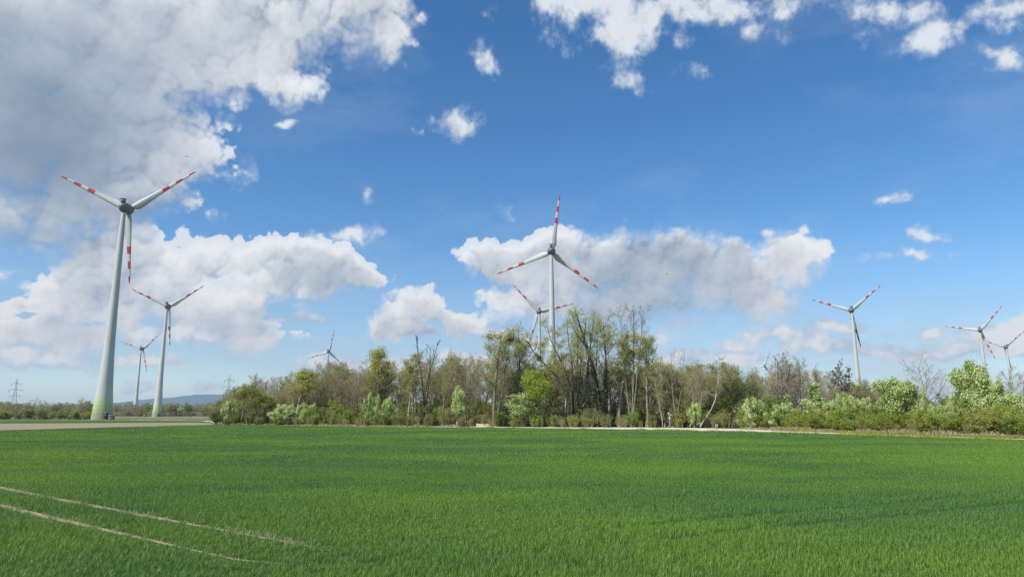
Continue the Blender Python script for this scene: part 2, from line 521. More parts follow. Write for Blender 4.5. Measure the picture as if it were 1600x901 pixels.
class MB:
    """Collects solid pieces into one mesh."""
    def __init__(self):
        self.v, self.q, self.t, self.n = [], [], [], 0

    def add(self, V, quads=None, tris=None):
        V = np.asarray(V, np.float32).reshape(-1, 3)
        if quads is not None and len(quads):
            self.q.append(np.asarray(quads, np.int32) + self.n)
        if tris is not None and len(tris):
            self.t.append(np.asarray(tris, np.int32) + self.n)
        self.v.append(V)
        self.n += len(V)
        return self

    def box(self, c, s, rotz=0.0):
        x, y, z = [a / 2 for a in s]
        V = np.array([(i * x, j * y, l * z) for l in (-1, 1) for j in (-1, 1) for i in (-1, 1)])
        cr, sr = math.cos(rotz), math.sin(rotz)
        V = V @ np.array([[cr, sr, 0], [-sr, cr, 0], [0, 0, 1]]) + np.array(c)
        return self.add(V, [(0, 2, 3, 1), (4, 5, 7, 6), (0, 1, 5, 4), (2, 6, 7, 3), (0, 4, 6, 2), (1, 3, 7, 5)])

    def bar(self, a, b, r, sides=4, r2=None):
        a, b = np.array(a, float), np.array(b, float)
        d = b - a
        d /= np.linalg.norm(d)
        u = np.cross(d, (0, 0, 1) if abs(d[2]) < .9 else (1, 0, 0))
        u /= np.linalg.norm(u)
        w = np.cross(d, u)
        an = np.arange(sides) / sides * 2 * math.pi
        ring = np.cos(an)[:, None] * u + np.sin(an)[:, None] * w
        V = np.concatenate([a + ring * r, b + ring * (r if r2 is None else r2), [a], [b]])
        i = np.arange(sides)
        j = (i + 1) % sides
        return self.add(V, np.stack([i, j, j + sides, i + sides], 1),
                        np.concatenate([np.stack([j, i, i * 0 + 2 * sides], 1), np.stack([i + sides, j + sides, i * 0 + 2 * sides + 1], 1)]))

    def lathe(self, prof, sides=32, axis='z', c=(0, 0, 0)):
        an = np.arange(sides) / sides * 2 * math.pi
        rows = [np.stack([np.cos(an) * r, np.sin(an) * r, an * 0 + z], 1) for z, r in prof]
        V = np.concatenate(rows)
        if axis == 'y':
            V = np.stack([V[:, 0], V[:, 2], -V[:, 1]], 1)
        V = V + np.array(c)
        i = np.arange(sides)
        j = (i + 1) % sides
        q = np.concatenate([np.stack([i + a * sides, j + a * sides, j + (a + 1) * sides, i + (a + 1) * sides], 1) for a in range(len(prof) - 1)])
        return self.add(V, q)

    def mesh(self, name, m, smooth=False):
        V = np.concatenate(self.v)
        P = ([np.concatenate(self.q)] if self.q else []) + ([np.concatenate(self.t)] if self.t else [])
        return mesh_np(name, V, P, [m], smooth=smooth)

    def build(self, name, m, parent=None, smooth=False, **kw):
        return link(name, self.mesh(name, m, smooth), parent, **kw)


# ------------------------------------------------------------------ terrain
def farmland(k):
    p = geo_pos(k)
    n = k.noise(p, .0016, 3, .5)
    v = k.n.new('ShaderNodeTexVoronoi')
    k.put(v.inputs['Vector'], k.vmath('MULTIPLY', p, (.0022, .0040, 0)))
    k.put(v.inputs['Scale'], 1.0)
    t = k.sep(v.outputs['Color'])[0]
    c = k.mix(k.range(t, .3, .55), (.055, .105, .025), (.13, .13, .06))
    c = k.mix(k.range(t, .7, .75), c, (.17, .13, .085))
    c = k.mix(k.math('MULTIPLY', k.noise(p, .12, 6, .6), .5), c, (.10, .10, .045))
    return principled(k, c, .95, .05)


def grassy(c1, c2, c3, s=.3):
    def f(k):
        p = geo_pos(k)
        a = k.noise(p, s, 6, .6)
        b = k.noise(p, s * 9, 4, .6)
        c = k.mix(k.range(a, .35, .65), c1, c2)
        c = k.mix(k.range(b, .5, .75), c, c3)
        return principled(k, c, .95, .05, k.noise(p, s * 14, 4, .6), .06)
    return f


def sheet(name, pts, z, m, seg=None):
    V = np.array([(x, y, z) for x, y in pts], np.float32)
    me = bpy.data.meshes.new(name)
    me.from_pydata([tuple(v) for v in V], [], [tuple(range(len(V)))])
    me.materials.append(m)
    me.update()
    return structure(name, me)


G = 11000
gm = material('farmland', farmland)
gx = np.array([-G, -4000, -1500, -600, 0, 600, 1500, 4000, G], float)
V = np.array([(x, y, 0) for y in gx for x in gx])
n = len(gx)
Q = [(j * n + i, j * n + i + 1, (j + 1) * n + i + 1, (j + 1) * n + i) for j in range(n - 1) for i in range(n - 1)]
structure('ground', mesh_np('ground', V, [Q], [gm]))

WHEAT = [(-150, -25), (-128, 40), (-104, 95), (-94, 130), (-83, 181), (-79, 191), (-52, 167), (-28, 155), (0, 146), (24, 131), (37.5, 115), (49, 97), (58, 81), (73, 43), (95, -25)]
m_soil = material('field soil', grassy((.045, .075, .02), (.045, .085, .022), (.06, .07, .03), .8))
m_plough = material('ploughed earth', grassy((.25, .205, .14), (.31, .255, .18), (.19, .165, .10), .6))
m_gravel = material('pale gravel', grassy((.56, .52, .42), (.62, .58, .48), (.42, .40, .30), .5))
m_verge = material('verge grass', grassy((.085, .105, .035), (.14, .14, .06), (.24, .20, .11), .35))
m_floor = material('woodland floor', grassy((.05, .055, .025), (.08, .07, .04), (.05, .08, .02), .3))
m_young = material('young crop', grassy((.035, .115, .016), (.045, .13, .02), (.05, .11, .025), .1))
m_pale = material('pale stubble field', grassy((.17, .185, .10), (.21, .21, .12), (.14, .16, .07), .05))
sheet('field', WHEAT, .008, m_soil)
sheet('ploughed_strip', [(-104.5, 95), (-94.5, 130), (-83.5, 181), (-79.5, 192), (-86, 214), (-110, 238), (-158, 215), (-240, 178), (-330, 130), (-250, 80)], .012, m_plough)
sheet('crop_strip', [(-110.5, 239), (-158.5, 216), (-240.5, 179), (-420, 95), (-520, 180), (-262, 296), (-185, 296), (-140, 330), (-120, 290)], .016, m_young)
sheet('grass_verge', [(-300, 352), (-262, 298), (-186, 298), (-141, 331), (-121, 291), (-112, 248), (-100, 246), (-110, 330), (-125, 430), (-240, 500), (-330, 470), (-600, 420)], .020, m_verge)
sheet('pale_field', [(-1200, 800), (-330, 472), (-240, 502), (-120, 505), (-250, 1100), (-1200, 1300)], .012, m_pale)
sheet('ploughed_field', [(-255, 506), (-236, 528), (-165, 540), (-118, 470), (-125, 432), (-160, 452)], .024, m_plough)
sheet('woodland_floor', [(-84, 186), (-52, 178), (-31, 166), (2, 158), (30, 152), (46, 140), (69, 90), (140, 60), (160, 150), (120, 260), (0, 280), (-90, 250)], .016, m_floor)
sheet('field_margin', [(-79, 193), (-52, 169), (-28, 157), (0, 148), (25.5, 140), (40.5, 122.5), (50.7, 100), (58.7, 82), (73.7, 44), (96, -25), (110, -25), (78, 70), (66, 97), (48, 142), (30, 160), (0, 166), (-33, 176), (-56, 186), (-84, 196)], .020, m_verge)


def strip(name, line, widths, z, m, n=6):
    """A lane that follows a polyline, with ragged edges."""
    rng = np.random.default_rng(len(line) * 7 + 1)
    P = np.array(line, float)
    t = np.linspace(0, len(P) - 1, (len(P) - 1) * n + 1)
    i = np.minimum(t.astype(int), len(P) - 2)
    f = (t - i)[:, None]
    C = P[i] * (1 - f) + P[i + 1] * f
    w = np.interp(t, np.arange(len(P)), widths)
    T = np.gradient(C, axis=0)
    T /= np.linalg.norm(T, axis=1)[:, None]
    N = np.stack([-T[:, 1], T[:, 0]], 1)
    j = 1 + rng.uniform(-.16, .16, (2, len(C)))
    A = C + N * (w / 2 * j[0])[:, None]
    B = C - N * (w / 2 * j[1])[:, None]
    V = np.concatenate([np.c_[A, np.full(len(A), z)], np.c_[B, np.full(len(B), z)]])
    a = np.arange(len(C) - 1)
    me = mesh_np(name, V, [np.stack([a + len(C), a + 1 + len(C), a + 1, a], 1)], [m])
    return structure(name, me)


strip('gravel_track', [(104, -20), (82, 45), (64.5, 84), (56, 103), (46.5, 124), (37, 139), (25, 149), (6, 157), (-14, 161.5), (-32, 167), (-54, 180), (-74, 197), (-84, 208), (-97, 232), (-112, 262), (-128, 290), (-150, 304), (-176, 306)],
      [2.4, 2, 1.6, 1.6, 8, 22, 20, 8, 3.5, 3, 3, 3.2, 5, 6, 4, 3.5, 3.5, 4], .026, m_gravel)

# hills on the left horizon
hm = material('wooded hills', grassy((.035, .055, .025), (.05, .07, .03), (.07, .085, .04), .004))
rng = np.random.default_rng(4)
hx = np.array([-9500, -8200, -6671, -6170, -5670, -5173, -4594, -4096, -3803, -3343, -2673, -1669, -600, 800, 2400])
hz = np.array([70, 90, 110, 102, 108, 143, 190, 236, 231, 226, 190, 150, 120, 90, 20])
xs = np.linspace(-9500, 2400, 240)
prof = np.interp(xs, hx, hz) + np.convolve(rng.normal(0, 9, 260), np.ones(21) / 21 * 2.2, 'same')[10:250]
rows = []
for f, y in ((0, 7900), (.34, 8250), (.62, 8600), (.85, 8850), (1.0, 9050), (.8, 9400), (.3, 9900), (0, 10300)):
    rows.append(np.stack([xs, y + rng.normal(0, 30, 240), prof * f * (1 + rng.normal(0, .012, 240)) - (2 if f == 0 else 0)], 1))
V = np.concatenate(rows)
Q = [(r * 240 + i, r * 240 + i + 1, (r + 1) * 240 + i + 1, (r + 1) * 240 + i) for r in range(len(rows) - 1) for i in range(239)]
structure('hills', mesh_np('hills', V, [Q], [hm], smooth=True))

# ------------------------------------------------------------------ wind turbines
TOP = 95.6
Z_PROF = [(0, 4.35), (3.3, 4.08), (4.8, 3.95), (6.7, 3.80), (8.5, 3.64), (10.4, 3.48), (14, 3.18), (20, 2.78), (26, 2.45), (32, 2.2), (40, 1.98), (50, 1.78), (60, 1.62), (70, 1.47), (80, 1.31), (90, 1.12), (TOP, 1.02)]
zz = [p[0] for p in Z_PROF]
rr = [p[1] for p in Z_PROF]


def rad(z):
    return float(np.interp(z, zz, rr))


def ring_mesh(z0, z1, m, lip=0.012, gap=.04):
    """One concrete ring of the tower with a recessed joint at its lower edge."""
    nz = max(2, int((z1 - z0) / 1.2))
    zs = [z0 + .05 + (z1 - z0 - .05) * i / nz for i in range(nz + 1)]
    r1 = rad(z0 + .05) + lip
    return MB().lathe([(z, rad(z) + lip) for z in zs], 56).lathe([(z0, r1 - gap), (z0 + .05, r1 - gap)], 56).lathe([(z0 + .05, r1 - gap), (z0 + .05, r1)], 56).lathe([(z1, rad(z1) + lip), (z1, rad(z1) - .06)], 56).mesh('tower_ring', m, True)


RINGS = []
for a, b, c in ((0, 3.3, 'green0'), (3.3, 4.8, 'green1'), (4.8, 6.7, 'green2'), (6.7, 8.5, 'green3'), (8.5, 10.4, 'green4')):
    RINGS.append(ring_mesh(a, b, M[c]))
WRINGS = [ring_mesh(a, a + 3.8, M['white'], .012, .014) for a in np.arange(10.4, 44, 3.8)]
zt = 10.4 + 3.8 * len(WRINGS)
SHAFT = MB().lathe([(z, rad(z)) for z in [zt] + [z for z in np.arange(math.ceil(zt), TOP, 2.5)] + [TOP]], 40).mesh('tower', M['white'], True)


def blade_mesh():
    st = [(1.9, 2.1, 2.0, 0), (2.6, 2.5, 1.7, .05), (3.6, 3.3, 1.3, .3), (5.0, 3.65, 1.05, .42), (7.0, 3.4, .85, .36), (10, 2.95, .66, .26), (13.5, 2.5, .52, .18), (17.75, 2.08, .40, .1), (21.3, 1.78, .33, .06), (24.85, 1.5, .27, .03), (28.4, 1.22, .21, 0), (31.95, .98, .16, -.02), (33.8, .78, .12, -.03), (34.9, .5, .09, .0), (35.5, .14, .04, .15)]
    sec = [(.5, 0), (.32, .42), (.0, .5), (-.3, .26), (-.5, 0.02), (-.3, -.2), (.0, -.42), (.32, -.38)]
    V, mi = [], []
    for r, ch, th, off in st:
        tw = R(max(0, 16 - r * .7))
        for x, y in sec:
            X = x * ch - off
            Y = y * th
            V.append((X * math.cos(tw) - Y * math.sin(tw), X * math.sin(tw) + Y * math.cos(tw), r))
    n = len(sec)
    Q = []
    for i in range(len(st) - 1):
        rm = (st[i][0] + st[i + 1][0]) / 2 / 35.5
        red = .5 < rm < .6 or .7 < rm < .8 or rm > .9
        for j in range(n):
            Q.append((i * n + j, i * n + (j + 1) % n, (i + 1) * n + (j + 1) % n, (i + 1) * n + j))
            mi.append(1 if red else 0)
    return mesh_np('blade', V, [Q], [M['white'], M['red']], mi, smooth=True)


BLADE = blade_mesh()
# nacelle and hub lie along +y (the wind side), tower axis at y = 0, rotor plane at y = 5
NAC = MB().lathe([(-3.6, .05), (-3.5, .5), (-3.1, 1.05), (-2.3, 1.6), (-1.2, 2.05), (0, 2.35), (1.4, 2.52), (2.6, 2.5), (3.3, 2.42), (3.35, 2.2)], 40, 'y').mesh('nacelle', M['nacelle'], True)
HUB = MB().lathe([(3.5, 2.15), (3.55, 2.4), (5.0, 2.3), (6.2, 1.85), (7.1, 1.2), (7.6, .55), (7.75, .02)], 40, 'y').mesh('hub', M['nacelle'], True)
YAWC = MB().lathe([(TOP - .02, 1.15), (TOP + .3, 1.3), (TOP + .8, 1.45)], 32).mesh('yaw_collar', M['dark_grey'], True)
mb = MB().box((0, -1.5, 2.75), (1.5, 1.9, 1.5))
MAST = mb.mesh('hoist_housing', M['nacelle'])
CAPM = MB().box((0, -1.5, 3.68), (1.8, 2.1, .34)).mesh('housing_cap', M['dark_grey'])
mb = MB().bar((-2.0, -2.2, 3.55), (2.0, -2.2, 3.55), .06).bar((-1.9, -2.2, 3.55), (-1.9, -2.2, 4.0), .07).bar((1.9, -2.2, 3.55), (1.9, -2.2, 4.0), .07).bar((-1.2, -2.2, 2.0), (-1.2, -2.2, 3.55), .05).bar((1.2, -2.2, 2.0), (1.2, -2.2, 3.55), .05)
ANEMO = mb.mesh('wind_vane_bar', M['dark_grey'])


def turbine(hub, yaw, phase, label, near):
    a = R(yaw)
    # base of the tower: 5 m downwind of the rotor
    o = thing('wind_turbine', label, 'wind turbine', (hub[0] - 5 * math.sin(a), hub[1] - 5 * math.cos(a), 0), 0, 'wind turbines of the wind farm')
    tw = link('tower', SHAFT, o)
    for mesh in RINGS + WRINGS:
        link('tower_ring', mesh, tw)
    link('yaw_collar', YAWC, o)
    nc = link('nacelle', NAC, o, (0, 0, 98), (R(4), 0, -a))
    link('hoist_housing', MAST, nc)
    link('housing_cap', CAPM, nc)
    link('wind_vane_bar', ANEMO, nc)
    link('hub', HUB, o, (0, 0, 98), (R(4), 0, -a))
    # blades turn about the tilted rotor axis
    base = Matrix.Rotation(-a, 4, 'Z') @ Matrix.Rotation(R(4), 4, 'X')
    for i in range(3):
        b = link('blade', BLADE, o)
        b.matrix_local = Matrix.Translation((0, 0, 98)) @ base @ Matrix.Translation((0, 5, 0)) @ Matrix.Rotation(R(phase + 120 * i), 4, 'Y') @ Matrix.Rotation(math.pi, 4, 'Z')
    if near:
        d = MB().box((0, -rad(1.6) - .05, 1.75), (1.3, .7, 2.7)).build('door', M['door'], o)
        d.rotation_euler = (0, 0, R(near))
        MB().box((0, -rad(3.2) - .45, 3.25), (1.9, 1.5, .12)).build('canopy', M['concrete'], d)
        st = MB()
        for s in range(4):
            st.box((0, -rad(0) - 1.5 + .3 * s, .1 + .1 * s), (1.5, .3, .2 + .2 * s))
        st.build('steps', M['dark_grey'], d)
        MB().box((-.35, -rad(1.6) - .42, 2.4), (.45, .03, .6)).build('notice', M['white'], d)
    return o


TURB = [
    ((-182.5, 312.5), -6, 56, 'nearest wind turbine, towering at the left with a green banded foot', 52),
    ((-312.5, 613.1), -10, 55, 'second nearest turbine on the left, green-footed, just right of the towering one', 40),
    ((-555.7, 1025.0), 0, 47, 'small distant turbine standing between the two green-footed turbines on the left', 0),
    ((-288.5, 1073.8), -2, 12, 'distant turbine with one blade straight up behind the left half of the wood', 0),
    ((23.7, 399.2), 4, 9, 'large turbine in the centre rising high above the ivy-clad trees', 0),
    ((25.4, 644.9), -6, 76, 'turbine close behind the central one, its lower blade lost in the willow', 0),
    ((319.9, 636.3), 18, 50, 'largest turbine on the right, above the bare trees behind the hedge', 0),
    ((547.7, 792.6), 36, 42, 'turbine behind the tallest white-flowering tree at the right', 0),
    ((721.7, 996.3), 14, 50, 'turbine at the right edge of the picture', 0),
    ((521.2, 1410.6), 20, 22, 'far turbine with its hub at the treetops left of the broad bare crown', 0),
    ((1242.0, 2300.8), -24, 25, 'tiny far turbine low on the horizon between the right-hand trees', 0),
    ((260.6, 1274.3), 5, 21, 'turbine mostly hidden behind the wood, one blade beside the yellow-tufted tree', 0),
    ((837.4, 1840.7), 5, 77, 'far turbine almost hidden in the bare trees left of the largest right-hand turbine', 0),
    ((-402.6, 1663.9), 5, 115, 'far turbine of which only a blade shows beside the half-hidden left turbine', 0),
]
for t in TURB:
    turbine(*t)

# ------------------------------------------------------------------ power pylons
def pylon(x, y, h, rot, label):
    o = thing('power_pylon', label, 'pylon', (x, y, 0), rot, 'lattice power pylons')
    b = MB()
    w0, w1, zt = 3.6, .75, h - 3.5

    def corner(z, i):
        w = w0 + (w1 - w0) * min(1, z / (h * .72)) if z < h * .72 else w1 * (1 - .25 * (z - h * .72) / (h * .28))
        return ((-w, w, w, -w)[i], (-w, -w, w, w)[i], z)
    zs = [0, 6, 11.5, 16.5, 21, 25, 28.5, 31.5, 34, 36.5, zt]
    for z0, z1 in zip(zs[:-1], zs[1:]):
        for i in range(4):
            j = (i + 1) % 4
            b.bar(corner(z0, i), corner(z1, i), .10)
            b.bar(corner(z0, i), corner(z1, j), .045)
            b.bar(corner(z0, j), corner(z1, i), .045)
            b.bar(corner(z1, i), corner(z1, j), .045)
    for i in range(4):
        b.bar(corner(zt, i), (0, 0, h), .12)
    b.build('mast', M['steel'], o)
    for z, L in ((h - 19.5, 4.6), (h - 13, 6.0), (h - 6.2, 4.4)):
        a = MB()
        for s in (-1, 1):
            for q in (-.7, .7):
                a.bar((0, q, z), (s * L, 0, z), .08).bar((0, q, z + 1.3), (s * L, 0, z), .07)
            a.bar((s * L * .5, .3, z), (s * L * .5, -.3, z + .6), .07)
        c = a.build('crossarm', M['steel'], o)
        for s in (-1, 1):
            MB().lathe([(z - 2.3, .03), (z - 2.2, .22), (z - 1.2, .16), (z - .2, .22), (z, .03)], 8, c=(s * L, 0, 0)).build('insulator', M['dark_grey'], c)


pylon(-558.9, 775, 42, R(32), 'lattice power pylon standing alone at the far left')
pylon(-288.3, 700, 42, R(22), 'lattice power pylon half hidden behind the left end of the wood')

# ------------------------------------------------------------------ small things
o = thing('transformer_cabinet', 'low grey-green cabinet with a flat roof beside the nearest turbine', 'cabinet', (-176.2, 305.0, 0), R(20))
MB().box((0, 0, 1.0), (2.2, 1.6, 2.0)).build('housing', M['cabinet'], o)
MB().box((0, 0, 2.1), (2.7, 2.0, .22)).build('roof', M['concrete'], o)
MB().box((.62, -.82, .98), (.9, .06, 1.75)).build('door', M['door'], o)
o = thing('transformer_cabinet', 'small pale cabinet at the left foot of the second nearest turbine', 'cabinet', (-318.6, 601, 0), R(25))
MB().box((0, 0, 1.2), (1.8, 1.8, 2.4)).build('housing', M['concrete'], o)
MB().box((0, 0, 2.5), (2.2, 2.2, .2)).build('roof', M['dark_grey'], o)
MB().box((.3, -.92, 1.1), (.8, .06, 1.9)).build('door', M['door'], o)

o = thing('log_pile', 'pale felled logs lying at the edge of the wood left of centre', 'log pile', (-5.9, 160.8, 0), R(-6))
rng = np.random.default_rng(9)
for i, (x0, x1, y, z, r) in enumerate([(-2.3, 2.4, 0, .24, .22), (-1.9, 2.2, .5, .23, .22), (-2.4, -.3, -.05, .62, .17), (-.4, 2.1, .25, .60, .18)]):
    MB().bar((x0, y, z), (x1, y + rng.normal(0, .08), z + rng.normal(0, .02)), r, 10, r * .85).build('log', M['log'], o)

o = thing('marker_post', 'short grey twin-board post standing in the pale gravel', 'post', (39.2, 133, 0), R(10))
for s in (-1, 1):
    MB().box((s * .14, 0, .75), (.16, .08, .75)).build('board', M['post'], o)
MB().box((0, .06, .55), (.1, .08, 1.1)).build('post', M['dark_grey'], o)

o = thing('notice_sign', 'small blue-white sign on a thin post at the end of the right hedge', 'sign', (46.6, 143, 0), R(-15))
MB().bar((0, .05, 0), (0, .05, 1.85), .04, 8).build('post', M['dark_grey'], o)
MB().box((0, 0, 1.62), (.44, .03, .58)).build('board', M['sign_blue'], o)

o = thing('weather_post', 'pale grey box with small white heads on a post among white stems', 'measuring post', (34.6, 152.5, 0), R(12))
MB().bar((0, 0, 0), (0, 0, 2.9), .06, 8).build('post', M['post'], o)
MB().box((.08, -.05, 1.9), (.34, .25, .85)).build('box', M['post'], o)
MB().bar((0, 0, 2.6), (.42, 0, 2.72), .05, 6).build('arm', M['white'], o)
MB().lathe([(2.68, .02), (2.72, .15), (2.84, .18), (2.95, .1), (2.98, .02)], 10, c=(.45, 0, 0)).build('white_head', M['white'], o)
MB().lathe([(2.92, .02), (2.96, .14), (3.15, .17), (3.3, .08), (3.33, .02)], 10, c=(-.1, 0, 0)).build('white_head', M['white'], o)

o = thing('marker_post', 'low leaning post with a round white top at the foot of the wood', 'post', (-12.9, 161.6, 0), R(0))
MB().bar((-.25, 0, 0), (.15, 0, .75), .09, 8).build('post', M['log'], o)
MB().lathe([(.8, .02), (.84, .17), (1.0, .23), (1.15, .15), (1.2, .02)], 12, c=(.12, 0, 0)).build('white_top', M['white'], o)
o = thing('marker_post', 'low thin grey stake by the gravel right of the pale box', 'post', (36.9, 150.5, 0))
MB().bar((0, 0, 0), (.02, 0, .65), .05, 6).build('stake', M['post'], o)

# ------------------------------------------------------------------ plants
def norm(a):
    return a / np.maximum(np.linalg.norm(a, axis=-1, keepdims=True), 1e-9)


def tubes(P, Rd, sides):
    """P (B, n, 3), Rd (B, n) -> vertices and quads."""
    B, n, _ = P.shape
    T = norm(np.gradient(P, axis=1))
    ref = np.where(np.abs(T[:, :1, 2:3]) > .9, np.array([[[1.0, 0, 0]]]), np.array([[[0, 0, 1.0]]]))
    U = norm(np.cross(T, np.broadcast_to(ref, T.shape)))
    Wv = np.cross(T, U)
    an = np.arange(sides) / sides * 2 * math.pi
    V = P[:, :, None] + Rd[:, :, None, None] * (np.cos(an)[:, None] * U[:, :, None] + np.sin(an)[:, None] * Wv[:, :, None])
    idx = np.arange(B * n * sides).reshape(B, n, sides)
    a = idx[:, :-1]
    b = idx[:, 1:]
    Q = np.stack([a, np.roll(a, -1, 2), np.roll(b, -1, 2), b], -1).reshape(-1, 4)
    return V.reshape(-1, 3), Q


def children(rng, P, Rd, per, t0, t1, angle, length, lf, n, trop, wob, rscale, taper=.25, rmin=.010):
    """Grow `per` side branches from every parent polyline."""
    B, m, _ = P.shape
    N = B * per
    par = np.repeat(np.arange(B), per)
    slot = np.tile(np.arange(per), B)
    t = t0 + (t1 - t0) * (slot + rng.uniform(0, 1, N)) / per
    f = t * (m - 1)
    i = np.minimum(f.astype(int), m - 2)
    g = (f - i)[:, None]
    pos = P[par, i] * (1 - g) + P[par, i + 1] * g
    r0 = (Rd[par, i] * (1 - g[:, 0]) + Rd[par, i + 1] * g[:, 0])
    tan = norm(P[par, i + 1] - P[par, i])
    ref = np.where(np.abs(tan[:, 2:3]) > .9, np.array([[1.0, 0, 0]]), np.array([[0, 0, 1.0]]))
    u = norm(np.cross(tan, ref))
    w = np.cross(tan, u)
    ph = slot * 2.399 + rng.uniform(0, 6.28, B)[par] + rng.normal(0, .5, N)
    an = np.radians(rng.normal(angle, angle * .22, N))
    d = norm(np.cos(an)[:, None] * tan + np.sin(an)[:, None] * (np.cos(ph)[:, None] * u + np.sin(ph)[:, None] * w))
    plen = np.linalg.norm(np.diff(P, axis=1), axis=2).sum(1)[par]
    L = plen * length * lf(t) * rng.uniform(.7, 1.2, N)
    pts = [pos]
    for s in range(n - 1):
        d = norm(d + np.array([0, 0, trop]) + rng.normal(0, wob, (N, 3)))
        pos = pos + d * (L / (n - 1))[:, None]
        pts.append(pos)
    Pn = np.stack(pts, 1)
    rr = np.clip(r0 * rscale, rmin, None)
    Rn = np.maximum(rr[:, None] * (1 - (1 - taper) * np.linspace(0, 1, n))[None], rmin * .7)
    return Pn, Rn


def stems(rng, specs, n=8, wob=.05):
    """specs: (x, y, lean_x, lean_y, height, radius)"""
    P, Rr = [], []
    for x, y, lx, ly, h, r in specs:
        d = norm(np.array([lx, ly, 1.0]))
        p = np.array([x, y, -.05])
        pts = [p]
        for s in range(n - 1):
            d = norm(d + rng.normal(0, wob, 3) * np.array([1, 1, .2]) + np.array([0, 0, .04]))
            p = p + d * h / (n - 1)
            pts.append(p)
        P.append(pts)
        Rr.append(r * np.linspace(1, .22, n) * np.r_[1.25, np.ones(n - 1)])
    return np.array(P), np.array(Rr)


def leaves(rng, pts, count, size, spread, aspect=1.7, up=0.0):
    """Little leaf faces about the given points."""
    i = rng.integers(0, len(pts), count)
    c = pts[i] + rng.normal(0, spread, (count, 3))
    c[:, 2] = np.maximum(c[:, 2], .05)
    a = norm(rng.normal(0, 1, (count, 3)) + np.array([0, 0, up]))
    b = norm(np.cross(a, rng.normal(0, 1, (count, 3))))
    s = size * rng.uniform(.6, 1.35, count)[:, None]
    a = a * s * .5 * aspect
    b = b * s * .5
    V = np.stack([c - a, c + b, c + a, c - b], 1).reshape(-1, 3)
    Q = np.arange(count * 4).reshape(-1, 4)
    v = np.repeat(np.clip(rng.normal(.5, .22, count), 0, 1), 4)
    return V, Q, v


def shell(lo=0.0):
    return lambda t: np.sin(np.clip(t, 0, 1) * math.pi * .8 + .35) * (1 - lo) + lo


KINDS = {}


def normalise(parts):
    """Scale to unit height and unit width so that plants can be set out by their measured size."""
    allv = np.concatenate([p[1] for p in parts])
    z = np.percentile(allv[:, 2], 99.7)
    w = np.percentile(allv[:, 0], 99.2) - np.percentile(allv[:, 0], .8)
    return float(z), float(w)


def kind(name, cat, seed, fn, variants=1):
    KINDS[name] = []
    for s in range(variants):
        rng = np.random.default_rng(seed + s * 101)
        parts = fn(rng, s)
        z, w = normalise(parts)
        ms = []
        for pname, V, Q, m, v in parts:
            ms.append((pname, mesh_np(pname, V, [Q], [m], attrs={'v': v} if v is not None else None)))
        KINDS[name].append((cat, z, w, ms))


def wood_parts(groups, bark_m, twig_m):
    """groups: list of (P, Rd, sides, is_trunk)"""
    out = []
    for nm, want, m in (('trunk', True, bark_m), ('crown', False, twig_m)):
        vs, qs, n = [], [], 0
        for P, Rd, sides, tr in groups:
            if tr != want:
                continue
            V, Q = tubes(P, Rd, sides)
            vs.append(V)
            qs.append(Q + n)
            n += len(V)
        if vs:
            out.append((nm, np.concatenate(vs), np.concatenate(qs), m, None))
    return out


def tree(rng, specs, bark_m, twig_m, n1=13, t1=(.3, .97), a1=48, l1=.42, n2=6, n3=5, n4=3, trop=.10, wob=.12, twr=.016, lf=None, leaf=None, ivy=None, extra=None):
    P0, R0 = stems(rng, specs)
    P1, R1 = children(rng, P0, R0, n1, t1[0], t1[1], a1, l1, lf or (lambda t: 1.15 - .75 * t), 6, trop, wob, .5, .3, .03)
    P2, R2 = children(rng, P1, R1, n2, .22, .98, 42, .48, lambda t: 1.15 - .6 * t, 5, trop * .9, wob * 1.2, .55, .35, .02)
    P3, R3 = children(rng, P2, R2, n3, .2, 1, 40, .52, lambda t: 1.1 - .4 * t, 4, trop * .7, wob * 1.3, .6, .5, twr)
    groups = [(P0, R0, 9, True), (P1, R1, 6, True), (P2, R2, 4, False), (P3, R3, 3, False)]
    tips = P3[:, 1:].reshape(-1, 3)
    if n4:
        P4, R4 = children(rng, P3, R3, n4, .25, 1, 38, .62, lambda t: 1.0 - .3 * t, 3, trop * .5, wob * 1.5, .8, .6, twr * .8)
        groups.append((P4, R4, 3, False))
        tips = P4[:, 1:].reshape(-1, 3)
    parts = wood_parts(groups, bark_m, twig_m)
    for (nm, mat_, count, size, spread, sel) in (leaf or []):
        pts = tips if sel is None else tips[sel(tips)]
        V, Q, v = leaves(rng, pts, count, size, spread)
        parts.append((nm, V, Q, mat_, v))
    if ivy:
        top, count = ivy
        src = np.concatenate([P0.reshape(-1, 3), P1[:, :2].reshape(-1, 3)])
        t = rng.uniform(0, 1, count)
        i = rng.integers(0, len(P0), count)
        f = t * top * (P0.shape[1] - 1)
        j = f.astype(int)
        g = (f - j)[:, None]
        c = P0[i, j] * (1 - g) + P0[i, np.minimum(j + 1, P0.shape[1] - 1)] * g
        th = rng.uniform(0, 6.28, count)
        rad_ = rng.uniform(.2, .62, count) * (1.15 - t * .6)
        c = c + np.stack([np.cos(th) * rad_, np.sin(th) * rad_, rng.normal(0, .3, count)], 1)
        V, Q, v = leaves(rng, c, count, .26, .06)
        parts.append(('ivy', V, Q, M['ivy'], v))
    return parts


def hi(q):
    return lambda p: p[:, 2] > np.percentile(p[:, 2], q)


